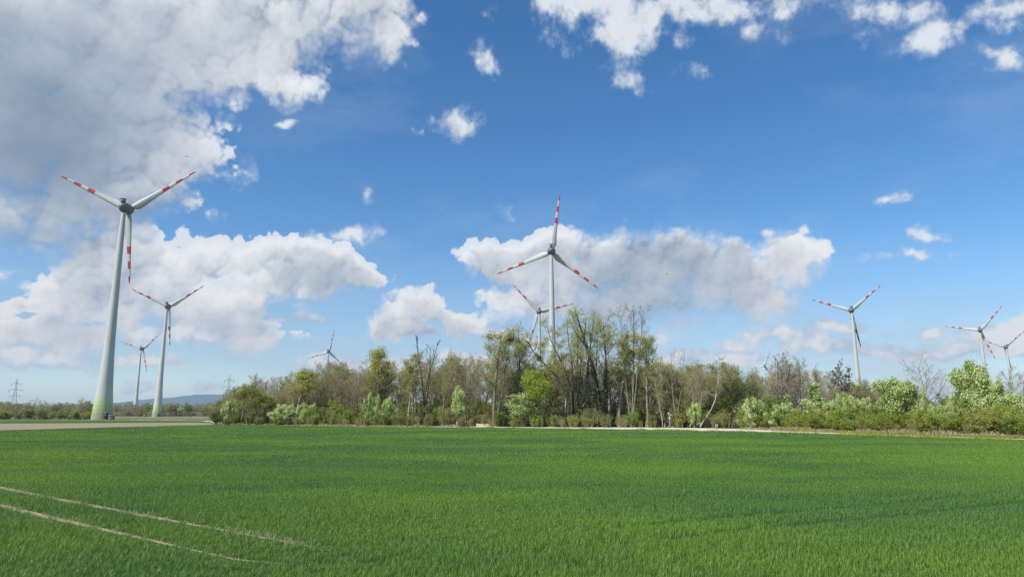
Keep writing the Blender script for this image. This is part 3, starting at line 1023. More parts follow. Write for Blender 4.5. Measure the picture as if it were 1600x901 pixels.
def f_bare(rng, s):
    specs = [(0, 0, rng.normal(0, .05), rng.normal(0, .05), 14, .19)]
    if s % 2:
        specs += [(.5, .2, .10, .02, 12.5, .14), (-.4, -.2, -.12, .05, 11.5, .12)]
    return tree(rng, specs, M['bark_grey'], (M['twig_brown'], M['twig_grey'], M['twig_brown'], M['twig_grey'], M['twig_olive'])[s % 5],
                n1=15 if len(specs) == 1 else 9, t1=(.22, .97), a1=36 + 4 * (s % 3), l1=.42 + .04 * (s % 3), trop=.12, wob=.09, n4=4, n3=5 if len(specs) == 1 else 4, twr=.013,
                leaf=[('buds', M['bud'], (900, 1800, 700, 2400, 3000)[s % 5], .10, .14, None)])


def f_broad(rng, s):
    specs = [(0, 0, .02, 0, 8, .22), (.4, .2, .22, .1, 8.5, .16), (-.4, 0, -.24, -.05, 8.3, .16), (0, -.3, .05, -.2, 8, .15)]
    return tree(rng, specs, M['bark_grey'], M['twig_grey'], n1=9, t1=(.3, .98), a1=42, l1=.42, n2=6, n3=5, n4=2, trop=.14, leaf=[('buds', M['bud'], 500, .10, .12, None)])


def f_limb(rng, s):
    specs = [(0, 0, -.05, 0, 24, .26), (.35, .2, .12, .05, 25, .2)] if s != 1 else [(0, 0, -.02, 0, 17, .3), (.2, 0, .16, .02, 16, .2), (-.2, 0, -.14, .0, 16.5, .22)]
    return tree(rng, specs, M['bark_grey'] if s else M['bark_dark'], M['twig_grey'], n1=9, t1=(.42, .97), a1=36, l1=.34, n2=6, n3=4, n4=2, trop=.05, wob=.16, twr=.020,
                leaf=[('buds', M['bud_dark'] if s == 1 else M['bud'], 180, .14, .1, None)])


def f_deadlimb(rng, s):
    return tree(rng, [(0, 0, .04, 0, 8.4, .15)], M['bark_grey'], M['twig_grey'], n1=14, t1=(.28, .98), a1=62, l1=.60, n2=7, n3=5, n4=3, trop=.05, wob=.18, twr=.011)


def f_dead(rng, s):
    P0, R0 = stems(rng, [(0, 0, 0, 0, 20, .2), (.1, 0, .06, .02, 18.5, .15), (-.1, 0, -.05, 0, 17.5, .13)], wob=.05)
    P1, R1 = children(rng, P0, R0, 4, .7, .97, 36, .16, lambda t: 1.2 - .6 * t, 6, .10, .14, .6, .3, .04)
    P2, R2 = children(rng, P1, R1, 3, .4, 1, 35, .4, lambda t: 1.0 + 0 * t, 4, .05, .15, .6, .5, .03)
    return wood_parts([(P0, R0, 8, True), (P1, R1, 6, True), (P2, R2, 4, False)], M['bark_dark'], M['bark_dark'])


def f_olive(rng, s):
    return tree(rng, [(0, 0, 0, 0, 8.5, .2), (.3, 0, .22, .1, 7.5, .13), (-.3, 0, -.2, 0, 7.8, .13)], M['bark_grey'], M['twig_olive'], n1=8, l1=.42, a1=45, n4=2,
                leaf=[('foliage', M['leaf_olive'], 5200, .13, .28, None)])


def f_green(rng, s):
    return tree(rng, [(0, 0, .03, 0, 7.5, .16)], M['bark_grey'], M['twig_olive'], n1=16, t1=(.36, .98), a1=52, l1=.55, n4=2, n3=4,
                leaf=[('foliage', M['bud'], 2600, .13, .28, None), ('new_leaves', M['leaf_green'], 2400, .14, .28, None)])


def f_lime(rng, s):
    return tree(rng, [(0, 0, -.10 if s else .02, 0, 7.5, .13), (.2, 0, .14, .05, 6.5, .09)], M['bark_grey'], M['twig_olive'], n1=11, t1=(.35, .98), a1=46, l1=.42, n4=2, n3=4,
                leaf=[('foliage', M['leaf_lime'] if s == 0 else M['leaf_willow'], 4600 if s == 0 else 3600, .15 if s == 0 else .13, .42 if s == 0 else .3, hi(12)), ('new_leaves', M['leaf_green'], 1200, .14, .4, None)])


def f_willow(rng, s):
    return tree(rng, [(0, 0, -.10 if s == 0 else .03, 0, 14.5, .22)], M['bark_dark'] if s == 2 else M['bark_grey'], M['twig_olive'], n1=15, t1=(.35, .98), a1=38, l1=.30, trop=.14, n4=2,
                leaf=[('foliage', M['leaf_willow'], 4200, .125, .32, hi(25)), ('buds', M['bud'], 1500, .11, .25, None)])


def f_bigwillow(rng, s):
    specs = [(0, 0, .03, 0, 17, .23), (0, .1, -.14, .1, 15.5, .13)] if s == 0 else [(0, 0, .02, 0, 26, .26)]
    return tree(rng, specs, M['bark_grey'], M['twig_grey'], n1=10 if s == 0 else 15, t1=(.38, .97), a1=40, l1=.36 if s == 0 else .28, trop=.11, n4=3 if s == 0 else 2,
                leaf=[('foliage', M['leaf_willow'], 4200 if s == 0 else 2400, .125, .30, hi(35)), ('buds', M['bud'], 1200, .11, .25, None)] + ([('mistletoe', M['mistletoe'], 160, .16, .22, lambda p: np.linalg.norm(p - p[len(p) // 3], axis=1) < .25)] if s == 0 else []))


def f_ivy(rng, s):
    specs = [(0, 0, (-.03, .02, .06)[s % 3], 0, 25, .40), (1.0, .3, .10, .05, 22, .26)]
    if s == 1:
        specs.append((-1.1, 0, -.12, 0, 21, .24))
    return tree(rng, specs, M['bark_dark'], M['twig_olive'], n1=8, t1=(.42, .97), a1=34, l1=.30, n2=6, n3=4, n4=2, trop=.10, wob=.13, twr=.018, ivy=(.55, 2000),
                leaf=[('foliage', M['leaf_willow'], 4000, .12, .32, hi(25))])


def f_leaning(rng, s):
    # the trunk goes up and then bows far out to the left
    P0 = np.array([[(0, 0, 0), (-.3, 0, 5), (-1.6, 0, 9.5), (-4.0, .2, 13.2), (-6.8, .3, 16.4), (-9.3, .3, 19.2), (-11.2, .2, 21.5), (-12.6, 0, 23.6)],
                   [(.4, 0, 0), (.5, 0, 5), (.3, 0, 10), (-.9, .3, 14), (-2.6, .5, 18), (-4.4, .6, 21.5), (-5.6, .7, 24.4), (-6.4, .8, 27)],
                   [(.7, .3, 0), (1.0, .3, 6), (.9, .3, 11), (.9, .4, 15), (.4, .5, 19), (0, .6, 22.5), (-.4, .7, 25), (-.8, .8, 27.5)]], float)
    P0[:, 1:] += rng.normal(0, .18, P0[:, 1:].shape)
    R0 = np.array([np.linspace(.36, .10, 8), np.linspace(.30, .08, 8), np.linspace(.28, .07, 8)])
    P1, R1 = children(rng, P0, R0, 16, .38, .99, 58, .20, lambda t: 1.15 - .4 * t, 6, -.02, .20, .5, .3, .03)
    P2, R2 = children(rng, P1, R1, 6, .2, 1, 46, .45, lambda t: 1.1 - .5 * t, 5, -.04, .15, .55, .35, .02)
    P3, R3 = children(rng, P2, R2, 5, .2, 1, 40, .6, lambda t: 1.0 - .3 * t, 4, -.06, .16, .6, .5, .016)
    parts = wood_parts([(P0, R0, 9, True), (P1, R1, 6, True), (P2, R2, 4, False), (P3, R3, 3, False)], M['bark_dark'], M['twig_olive'])
    tips = P3[:, 1:].reshape(-1, 3)
    V, Q, v = leaves(rng, tips, 15000, .14, .28)
    parts.append(('foliage', V, Q, M['leaf_willow'], v))
    for q in (tips[np.argmin(tips[:, 0])], tips[np.argmin(np.abs(tips[:, 0] + 9))]):
        V, Q, v = leaves(rng, q[None], 240, .2, .38)
        parts.append(('mistletoe', V, Q, M['mistletoe'], v))
    return parts


def f_birch(rng, s):
    return tree(rng, [(0, 0, .02, 0, 14.5, .15), (.35, .1, .05, .04, 12.5, .10)] if s else [(0, 0, -.02, 0, 12, .11), (.3, 0, .05, 0, 11.5, .09)], M['bark_pale'], M['twig_olive'], n1=13, t1=(.36, .98), a1=34, l1=.26, trop=.12, n4=2, twr=.014,
                leaf=[('foliage', M['bud'], 2400 if s else 900, .14, .25, None)])


def f_leanbirch(rng, s):
    P0 = np.array([[(0, 0, 0), (.8, 0, 1.9), (1.9, 0, 4.0), (2.6, .1, 6.2), (2.9, .1, 8.4), (3.2, .2, 10.2), (3.3, .2, 11.8), (3.4, .2, 13.2)]], float)
    R0 = np.array([np.linspace(.12, .035, 8)])
    P1, R1 = children(rng, P0, R0, 16, .45, .99, 44, .32, lambda t: 1.2 - .7 * t, 6, .13, .12, .5, .3, .03)
    P2, R2 = children(rng, P1, R1, 6, .2, 1, 42, .45, lambda t: 1.1 - .5 * t, 5, .1, .14, .55, .35, .02)
    P3, R3 = children(rng, P2, R2, 6, .2, 1, 40, .6, lambda t: 1.0 - .3 * t, 3, .06, .16, .6, .5, .014)
    parts = wood_parts([(P0, R0, 8, True), (P1, R1, 5, True), (P2, R2, 4, False), (P3, R3, 3, False)], M['bark_pale'], M['twig_grey'])
    V, Q, v = leaves(rng, P3[:, 1:].reshape(-1, 3), 2200 if s == 0 else 700, .13, .2)
    parts.append(('foliage', V, Q, M['bud'], v))
    return parts


def f_bud(rng, s):
    return tree(rng, [(0, 0, 0, 0, 9.5, .17), (.3, 0, .16, 0, 8.5, .12), (-.3, 0, -.15, .05, 8.8, .12)], M['bark_grey'], M['twig_grey'], n1=9, t1=(.3, .98), a1=38, l1=.36, n4=3, n3=4, trop=.12,
                leaf=[('buds', M['bud_dark'], 420, .19, .12, hi(20))])


def f_blossom(rng, s):
    h = (5.6, 6.4, 5.0)[s % 3]
    sp = [(rng.normal(0, .5), rng.normal(0, .4), rng.normal(0, .40), rng.normal(0, .3), h * rng.uniform(.75, 1), .07) for _ in range(8)]
    P0, R0 = stems(rng, sp, 6, .10)
    P1, R1 = children(rng, P0, R0, 8, .2, 1, 48, .42, lambda t: 1.15 - .6 * t, 5, .06, .15, .6, .4, .015)
    P2, R2 = children(rng, P1, R1, 6, .2, 1, 45, .5, lambda t: 1.0 - .3 * t, 3, .03, .2, .6, .5, .011)
    parts = wood_parts([(P0, R0, 6, True), (P1, R1, 3, False), (P2, R2, 3, False)], M['bark_dark'], M['twig_brown'])
    pts = P2.reshape(-1, 3)
    V, Q, v = leaves(rng, pts, 8500, .13, .22)
    parts.append(('foliage', V, Q, M['leaf_cherry'], v))
    e = P2[:, -1]
    rad2 = np.linalg.norm((e - e.mean(0)) / e.std(0), axis=1)
    e = e[rad2 > np.percentile(rad2, 35)]
    # racemes gather in clumps, so that the bush is dappled
    cl = e[rng.integers(0, len(e), (230, 300, 200)[s % 3])]
    V, Q, v = leaves(rng, cl, (7600, 9000, 6200)[s % 3], .125, .24, 1.7)
    parts.append(('blossom', V, Q, M['blossom'], v))
    return parts


def f_spire(rng, s):
    P0, R0 = stems(rng, [(0, 0, 0, 0, 8, .09), (.2, .1, .10, .03, 6, .06), (-.3, 0, -.14, 0, 5.2, .06), (.2, -.2, .2, -.1, 4, .05)], 6, .05)
    P1, R1 = children(rng, P0, R0, 13, .12, .99, 50, .26, lambda t: 1.25 - .95 * t, 5, .08, .14, .6, .4, .015)
    P2, R2 = children(rng, P1, R1, 6, .2, 1, 45, .5, lambda t: 1.0 - .3 * t, 3, .03, .2, .6, .5, .011)
    parts = wood_parts([(P0, R0, 6, True), (P1, R1, 3, False), (P2, R2, 3, False)], M['bark_dark'], M['twig_brown'])
    V, Q, v = leaves(rng, P2.reshape(-1, 3), 3000, .20, .2)
    parts.append(('foliage', V, Q, M['leaf_cherry'], v))
    cl = P2[:, -1][rng.integers(0, len(P2), 200)]
    V, Q, v = leaves(rng, cl, 5200, .125, .22)
    parts.append(('blossom', V, Q, M['blossom'], v))
    return parts


def f_blossomtree(rng, s):
    parts = tree(rng, [(0, 0, .03, 0, 6.4, .12), (.3, .1, .2, .1, 6, .09), (-.3, 0, -.22, 0, 5.8, .09)], M['bark_grey'], M['twig_brown'], n1=9, t1=(.2, .98), a1=50, l1=.42, n2=6, n3=4, n4=0, twr=.012,
                 leaf=[('foliage', M['leaf_cherry'], (8500, 3200, 9500)[s % 3], .15, .24, None)])
    tips = parts[-1][1].reshape(-1, 4, 3).mean(1)
    cl = tips[rng.integers(0, len(tips), (420, 170, 700)[s % 3])]
    V, Q, v = leaves(rng, cl, (12000, 3200, 12500)[s % 3], .12, .25)
    parts.append(('blossom', V, Q, M['blossom'], v))
    return parts


def f_shrub(mat_, twig, count, size=.17, h=3.6, nst=13):
    def f(rng, s):
        sp = [(rng.normal(0, .7), rng.normal(0, .5), rng.normal(0, .30), rng.normal(0, .25), h * rng.uniform(.6, 1), .04) for _ in range(nst)]
        P0, R0 = stems(rng, sp, 6, .09)
        P1, R1 = children(rng, P0, R0, 8, .1, 1, 36, .42, lambda t: 1.15 - .5 * t, 4, .12, .14, .6, .4, .014)
        P2, R2 = children(rng, P1, R1, 5, .2, 1, 34, .55, lambda t: 1.0 - .3 * t, 3, .10, .16, .6, .5, .011)
        parts = wood_parts([(P0, R0, 5, True), (P1, R1, 3, False), (P2, R2, 3, False)], M['twig_brown'], twig)
        if count:
            V, Q, v = leaves(rng, np.concatenate([P2.reshape(-1, 3), P1[:, 1:].reshape(-1, 3)]), count, size, .16)
            parts.append(('foliage', V, Q, mat_, v))
        return parts
    return f


kind('bare_tree', 'tree', 11, f_bare, 5)
kind('broad_tree', 'tree', 301, f_broad, 1)
kind('limb_tree', 'tree', 21, f_limb, 3)
kind('dead_limb_tree', 'tree', 31, f_deadlimb)
kind('dead_tree', 'tree', 41, f_dead, 2)
kind('olive_tree', 'tree', 51, f_olive, 2)
kind('green_tree', 'tree', 61, f_green)
kind('lime_tree', 'tree', 71, f_lime, 2)
kind('willow_tree', 'tree', 81, f_willow, 3)
kind('big_willow', 'tree', 91, f_bigwillow, 2)
kind('ivy_tree', 'tree', 111, f_ivy, 3)
kind('leaning_willow', 'tree', 121, f_leaning)
kind('birch_tree', 'tree', 131, f_birch, 2)
kind('leaning_birch', 'tree', 141, f_leanbirch, 2)
kind('bud_tree', 'tree', 151, f_bud)
kind('blossom_bush', 'bush', 161, f_blossom, 3)
kind('blossom_spire', 'bush', 171, f_spire)
kind('blossom_tree', 'tree', 181, f_blossomtree, 3)
kind('green_shrub', 'bush', 191, f_shrub(M['leaf_green'], M['twig_olive'], 3400, .18, 4.2), 2)
kind('hedge_shrub', 'bush', 201, f_shrub(M['leaf_hedge'], M['twig_olive'], 5200, .12, 3.2, 17), 3)
kind('brown_shrub', 'bush', 211, f_shrub(M['bud'], M['twig_brown'], 700, .12, 3.6), 2)
kind('wood_shrub', 'bush', 221, f_shrub(M['leaf_olive'], M['twig_brown'], 3600, .13, 3.8), 3)
NAMES = {'bare_tree': 'bare_tree', 'broad_tree': 'bare_tree', 'limb_tree': 'bare_tree', 'dead_limb_tree': 'bare_tree', 'dead_tree': 'dead_tree', 'olive_tree': 'olive_tree',
         'green_tree': 'green_tree', 'lime_tree': 'lime_green_tree', 'willow_tree': 'willow_tree', 'big_willow': 'willow_tree', 'ivy_tree': 'ivy_clad_tree', 'leaning_willow': 'willow_tree',
         'birch_tree': 'birch_tree', 'leaning_birch': 'birch_tree', 'bud_tree': 'budding_tree', 'blossom_bush': 'blossom_bush', 'blossom_spire': 'blossom_bush', 'blossom_tree': 'flowering_tree',
         'green_shrub': 'green_shrub', 'hedge_shrub': 'hedge_shrub', 'brown_shrub': 'twiggy_shrub', 'wood_shrub': 'woodland_shrub'}
HANDED = {'leaning_willow', 'leaning_birch', 'dead_limb_tree'}
USED = {}


def plant(kd, x, y, h, w, label, group=None, rng=random.Random(1), variant=None, z=0.0):
    vs = KINDS[kd]
    i = USED.get(kd, 0) if variant is None else variant
    USED[kd] = USED.get(kd, 0) + 1
    cat, kh, kw, ms = vs[i % len(vs)]
    o = thing(NAMES[kd], label, cat, (x, y, z), 0.0, group)
    o.rotation_euler = (0, 0, (rng.uniform(-.25, .25) - math.atan2(x, y)) if kd in HANDED else rng.uniform(0, 6.28))
    sx = w / kw
    sz = h / kh
    o.scale = (sx, sx if kd not in ('leaning_willow',) else sz, sz)
    for nm, me in ms:
        c = link(nm, me, o)
        if nm not in ('trunk', 'crown'):
            c['kind'] = 'stuff'
    return o


WOOD_MARKS = [(330, 'the gravel bend'), (368, 'the round tree at the left end'), (466, 'the leaning willow-green tree'), (535, 'the dark rounded crown'), (599, 'the tall dark-trunked tree'),
              (662, 'the dead snag'), (716, 'the slim white-flowering tree'), (772, 'the large yellow-green-topped tree'), (833, 'the lime-green tree'), (892, 'the great leaning willow'), (937, 'the rightmost ivy-clad tree'),
              (988, 'the tallest bare tree'), (1038, 'the pale box on a post'), (1094, 'the leaning white birch'), (1155, 'the blue-white sign'), (1290, '')]
HEDGE_MARKS = [(1120, 'the twin-board post'), (1160, 'the blue-white sign'), (1222, 'the low wide blossom bush'), (1274, 'the tall flowering spire'), (1324, 'the rounded flowering bush'), (1350, 'the wide cream-flowering bush'),
               (1408, 'the bright yellow-green flowering bush'), (1452, 'the bare open tree'), (1530, 'the tallest flowering tree'), (1610, '')]
ORD = ['first', 'second', 'third', 'fourth', 'fifth', 'sixth', 'seventh', 'eighth', 'ninth', 'tenth']
NAMED = {}


def told_apart(items, marks, seen=True):
    """Label each plant by the two landmarks it stands between and its place among its like there."""
    per = {}
    for o, what, px in items:
        a = [m for m in marks if m[0] <= px]
        b = [m for m in marks if m[0] > px]
        if a and b:
            per.setdefault((what, a[-1][1], b[0][1]), []).append((px, o))
    for (what, a, b), l in per.items():
        l.sort(key=lambda q: q[0])
        for n_, (px, o) in enumerate(l):
            o['label'] = '%s %s right of %s' % (ORD[min(n_, 9)], what, a)


def bearing_px(x, y):
    return 800 + 1064 * x / (y * .98)


ROWS = [
('green_tree',-73.7,188.7,11.2,8.0,'olive-green round tree with a dark trunk at the left end of the wood'),
('blossom_bush',-77.2,189.6,6.8,4.2,'small pale-blossomed bush in front of the round tree at the left end of the wood'),
('bare_tree',-74.3,200,14.4,9.2,'dark bare bushy tree rising behind the round tree at the left end'),
('wood_shrub',-81.8,192.0,4.4,4.6,'low brown-olive shrub on the gravel bend at the far left end of the wood'),
('wood_shrub',-79.6,192.0,6.2,4.2,'taller olive shrub between the gravel bend and the pale-blossomed bush'),
('lime_tree',-68.6,188.0,9.6,7.6,'yellow-green tree beside the round tree at the left end of the wood'),
('willow_tree',-57.3,186.0,14.8,7.9,'narrow willow-green tree with a leaning trunk above the left blossom bushes'),
('willow_tree',-56.2,189.4,14.7,4.5,'second slim willow-green tree just right of the leaning one'),
('blossom_bush',-59.8,183.2,5.4,7.4,'wide white-flowering bush at the foot of the leaning willow-green tree'),
('blossom_bush',-53.7,181.0,5.7,4.3,'narrow white-flowering bush right of the leaning willow-green tree'),
('bare_tree',-53.4,188.2,16.6,6.9,'bare grey tree just left of the tower of the wind turbine behind the wood'),
('bare_tree',-48.1,186.4,17.3,7.6,'bare grey tree in front of the wind turbine tower behind the wood'),
('olive_tree',-50.1,205,14.3,12.5,'dense dark olive tree with a rounded crown right of the partly hidden turbine'),
('bare_tree',-38.8,181.5,17.1,6.0,'bare slender tree between the dark rounded crown and the tall dark-trunked tree'),
('willow_tree',-33.0,178.0,20.0,6.9,'tall tree with a dark straight trunk and a yellow-green top left of centre'),
('blossom_bush',-35.2,173.8,8.1,4.2,'white-blossomed bush left of the pair below the tall dark-trunked tree'),
('blossom_bush',-31.0,171.6,6.8,4.7,'white-blossomed bush right of the pair below the tall dark-trunked tree'),
('birch_tree',-26.5,175.1,18.1,6.8,'pale-stemmed tree with a fine olive crown, left of a pair'),
('birch_tree',-24.1,174.6,18.4,6.8,'pale-stemmed tree with a fine olive crown, right of a pair under the dead snag'),
('dead_tree',-22.2,174.5,23.1,5.5,'dead tree with few bare forked limbs standing above the pale-stemmed pair'),
('bare_tree',-17.5,173.0,16.8,6.4,'bare tree with thin pale stems left of the tall fan-shaped bare tree'),
('bare_tree',-15.1,172.3,19.0,7.0,'bare fan-shaped tree over the small white-flowering tree'),
('blossom_tree',-12.9,166.3,9.4,4.0,'small slender white-flowering tree at the foot of the wood'),
('big_willow',-4.4,169.6,23.5,12.5,'large dark-trunked tree with a wide yellow-green top left of the lime-green one'),
('limb_tree',2.5,167.8,25.9,10.2,'tall bare tree with dark crooked limbs behind the lime-green tree'),
('lime_tree',4.9,161.8,13.2,6.0,'bright lime-green young tree glowing against the bare wood'),
('blossom_tree',2.7,162.3,7.8,6.9,'white-flowering tree beneath the bright lime-green tree'),
('leaning_willow',14.0,165.2,26.2,17.0,'great willow leaning left over the wood with pale yellow-green sprays'),
('ivy_tree',15.6,164.8,26.4,9.1,'tall ivy-clad tree just right of the leaning great willow'),
('ivy_tree',17.9,164.3,27.3,10.0,'tall ivy-clad tree in the middle of the clump of ivy-clad trees'),
('ivy_tree',20.6,163.5,27.8,8.7,'tall ivy-clad tree rightmost in the clump of ivy-clad trees'),
('big_willow',22.9,163.2,28.1,7.8,'tall thin tree with sparse pale green leaves left of the tallest bare tree'),
('limb_tree',28.0,161.9,29.3,10.7,'tallest bare tree in the wood with wide forked grey limbs'),
('willow_tree',25.1,162.5,22.1,6.6,'slim pale-green tree under the left limbs of the tallest bare tree'),
('willow_tree',31.5,160.6,21.2,5.9,'tree with a yellow-green tuft at its top right of the tallest bare tree'),
('limb_tree',37.2,157.3,18.0,7.5,'open bare tree with small dark buds over the brown right part of the wood'),
('bare_tree',41.2,156.5,15.2,6.3,'brown twiggy tree left of the pale yellowish birch'),
('leaning_birch',42.2,156.0,15.4,8.0,'pale yellowish birch with a white trunk leaning to the right'),
('leaning_birch',40.3,157.8,11.5,4.9,'smaller leaning tree with a white trunk left of the yellowish birch'),
('birch_tree',34.3,158.0,11.2,3.5,'slim white twin stem beside the pale box on a post'),
('blossom_bush',40.4,151.4,5.5,2.8,'small silvery bush between the two leaning white trunks'),
('olive_tree',50.7,158.3,13.5,6.4,'olive tree at the right edge of the wood above the blue-white sign'),
('olive_tree',55.1,160,11.9,5.9,'olive-brown tree behind the first blossom bush of the right hedge'),
('bare_tree',63.0,166,15.0,8.6,'bare rounded tree left of the broad pale-limbed crown'),
('bare_tree',64.3,160,16.9,10.6,'broad bare tree with pale limbs and a rounded crown behind the hedge'),
('bare_tree',71.9,172,15.7,7.3,'bare tree forming the right shoulder of the broad rounded crown'),
('dead_tree',72.4,165,15.1,3.0,'thin forked leafless snag between the rounded crown and the bare trees at the turbine'),
('bare_tree',78.3,170,13.4,6.9,'bare grey tree left of the dark-budded tree at the turbine tower'),
('bud_tree',81.1,168,15.9,7.1,'bare tree dotted with dark buds left of the turbine tower behind the hedge'),
('bare_tree',87.2,172,11.9,7.0,'low bare tree in front of the turbine tower behind the hedge'),
('dead_limb_tree',67.2,112,13.2,6.8,'bare open tree with twisted grey limbs between two blossom bushes on the right'),
('bare_tree',86.2,118,11.4,5.9,'bare tree at the right edge of the picture behind blossom'),
('blossom_bush',47.7,137,6.1,5.8,'pale-blossomed bush at the left end of the right hedge by the sign'),
('green_shrub',50.8,136,6.7,5.5,'bright green bush between blossom at the left end of the hedge'),
('blossom_bush',51.7,133,5.0,6.1,'low wide blossom bush in the left part of the hedge'),
('blossom_spire',53.5,134,6.6,2.5,'narrow upright blossom bush rising from the left part of the hedge'),
('blossom_spire',55.8,128,8.6,4.2,'tall spire-shaped white-flowering tree in the middle of the hedge'),
('blossom_bush',58.0,126,5.4,4.2,'low white-flowering bush right of the tall flowering spire'),
('blossom_bush',59.8,124,6.7,4.6,'rounded white-flowering bush in front of the dark-budded tree'),
('blossom_bush',61.2,121,5.7,5.6,'wide cream-flowering bush right of the rounded one in the hedge'),
('blossom_tree',63.2,113,8.6,6.4,'large bright yellow-green flowering bush left of the bare open tree'),
('blossom_bush',65.5,112,7.2,3.1,'dark green flowering bush directly left of the bare open tree'),
('green_shrub',69.3,108,6.1,4.4,'grey-green bush between the bare open tree and the tallest blossom'),
('blossom_bush',66.3,106,4.8,4.9,'low pale blossom bush right of the bare open tree'),
('blossom_tree',71.8,107,11.1,5.9,'tallest white-flowering tree in the hedge in front of a wind turbine'),
('blossom_bush',72.9,104,8.3,5.5,'broad white-flowering bush joined to the right of the tallest one'),
('blossom_bush',74.4,102,6.3,4.7,'white-flowering bush at the right edge of the picture'),

]
prng = random.Random(3)
VAR = {'lime_tree': [1, 0], 'bare_tree': None}
for kd, x, y, h, w, lab in ROWS:
    kk = kd
    if 'broad bare tree' in lab:
        kk = 'broad_tree'
    plant(kk, x, y, h, w, lab, None, prng, (0 if 'bright lime' in lab else 1) if kk == 'lime_tree' else None)

# ---- the mass of the wood, rows of trees that nothing tells apart
def skyline(b):
    """Height angle of the treetops, as tan of elevation, by tan of bearing."""
    xs = [-.46, -.41, -.37, -.33, -.28, -.22, -.17, -.10, -.04, 0, .06, .14, .24, .30, .36, .40, .44, .47]
    ys = [.020, .034, .048, .052, .074, .066, .074, .084, .082, .084, .082, .080, .070, .071, .062, .062, .062, .045]
    return float(np.interp(b, xs, ys))


FRONT = np.array([(-80, 190), (-52, 179), (-31, 168), (2, 160), (30, 154), (46, 148), (74, 156), (94, 160)])
frng = random.Random(12)
lab_wood, lab_under, lab_hedge = [], [], []
KCH = ['bare_tree'] * 11 + ['olive_tree'] + ['willow_tree'] + ['birch_tree'] + ['bud_tree'] * 0
FILL = {'bare_tree': ('bare twiggy tree massed among others in the thick of the wood', 'bare trees massed in the wood'),
        'olive_tree': ('dull olive tree massed among bare ones in the thick of the wood', 'olive trees massed in the wood'),
        'willow_tree': ('thin tree breaking into yellow-green leaf in the thick of the wood', 'trees in first leaf in the wood'),
        'birch_tree': ('slim pale-stemmed tree in the thick of the wood', 'pale-stemmed trees in the wood')}
for row, (dy, n, fac) in enumerate(((11, 30, .80), (16, 38, .90), (23, 38, .96), (32, 38, 1.0), (44, 38, 1.0), (58, 38, 1.0))):
    for i in range(n):
        t = (i + frng.uniform(.1, .9)) / n * (len(FRONT) - 1)
        j = min(int(t), len(FRONT) - 2)
        p = FRONT[j] * (1 - (t - j)) + FRONT[j + 1] * (t - j)
        y = p[1] + dy + frng.uniform(-2.5, 2.5)
        x = p[0] * y / p[1]
        h = 3.2 + y * skyline(x / y) * fac * frng.uniform(.82, 1.06)
        if h < 5:
            continue
        kd = frng.choice(KCH)
        o = plant(kd, x, y, h, h * frng.uniform(.46, .66) * (.75 if kd in ('willow_tree', 'birch_tree') else 1), FILL[kd][0], FILL[kd][1], frng)
        if row < 2:
            lab_wood.append((o, {'bare_tree': 'bare tree in the wood', 'olive_tree': 'olive tree in the wood', 'willow_tree': 'yellow-green tree in the wood', 'birch_tree': 'pale-stemmed tree in the wood'}[kd], bearing_px(x, y)))
# ---- undergrowth along the foot of the wood
UND = {'wood_shrub': ('olive shrub in the undergrowth along the foot of the wood', 'olive undergrowth along the wood'),
       'brown_shrub': ('brown leafless shrub in the undergrowth along the foot of the wood', 'leafless undergrowth along the wood'),
       'green_shrub': ('fresh green shrub in the undergrowth along the foot of the wood', 'green undergrowth along the wood'),
       'hedge_shrub': ('yellow-green shrub in the undergrowth along the foot of the wood', 'yellow-green undergrowth along the wood')}
for row, (dy, n, hh) in enumerate(((-1, 44, 2.7), (3.5, 44, 4.2), (11, 50, 6.6), (19, 44, 7.5), (34, 40, 8))):
    for i in range(n):
        t = (i + frng.uniform(.1, .9)) / n * 5
        j = min(int(t), len(FRONT) - 2)
        p = FRONT[j] * (1 - (t - j)) + FRONT[j + 1] * (t - j)
        y = p[1] + dy + frng.uniform(-1, 1)
        x = p[0] * y / p[1]
        if row < 2 and (1026 < bearing_px(x, y) < 1048 or 1066 < bearing_px(x, y) < 1108):
            continue
        kd = frng.choice(['wood_shrub'] * 4 + ['brown_shrub'] * 2 + ['green_shrub'] * 3 + ['hedge_shrub'] * 2)
        h = hh * frng.uniform(.6, 1.15)
        o = plant(kd, x, y, h, h * frng.uniform(.75, 1.15), UND[kd][0], UND[kd][1], frng)
        if row < 2:
            lab_under.append((o, {'wood_shrub': 'olive', 'brown_shrub': 'brown leafless', 'green_shrub': 'fresh green', 'hedge_shrub': 'yellow-green'}[kd] + (' low shrub' if row == 0 else ' taller shrub'), bearing_px(x, y)))
# ---- the right-hand hedge
HF = np.array([(46.5, 139), (53, 124), (60, 108), (68, 92), (80, 70), (100, 40)])
HED = {'hedge_shrub': ('olive-green bush in the dense hedge along the track on the right', 'olive hedge bushes on the right'),
       'green_shrub': ('deep green bush in the dense hedge along the track on the right', 'green hedge bushes on the right'),
       'brown_shrub': ('brown leafless bush in the dense hedge along the track on the right', 'leafless hedge bushes on the right')}
for dy, n, hh in ((1.2, 34, 3.0), (3.2, 34, 3.9), (6.5, 28, 4.2)):
    for i in range(n):
        t = (i + frng.uniform(.1, .9)) / n * 5
        j = min(int(t), 4)
        p = HF[j] * (1 - (t - j)) + HF[j + 1] * (t - j)
        kd = frng.choice(['hedge_shrub'] * 6 + ['green_shrub'] * 2 + ['brown_shrub'])
        h = hh * frng.uniform(.78, 1.12)
        o = plant(kd, p[0] + dy * .8, p[1] + dy * .6, h, h * frng.uniform(1.0, 1.5), HED[kd][0], HED[kd][1], frng)
        if dy < 5:
            lab_hedge.append((o, {'hedge_shrub': 'olive', 'green_shrub': 'deep green', 'brown_shrub': 'leafless'}[kd] + (' hedge bush' if dy < 2 else ' second-row hedge bush'), bearing_px(p[0] + dy * .8, p[1] + dy * .6)))

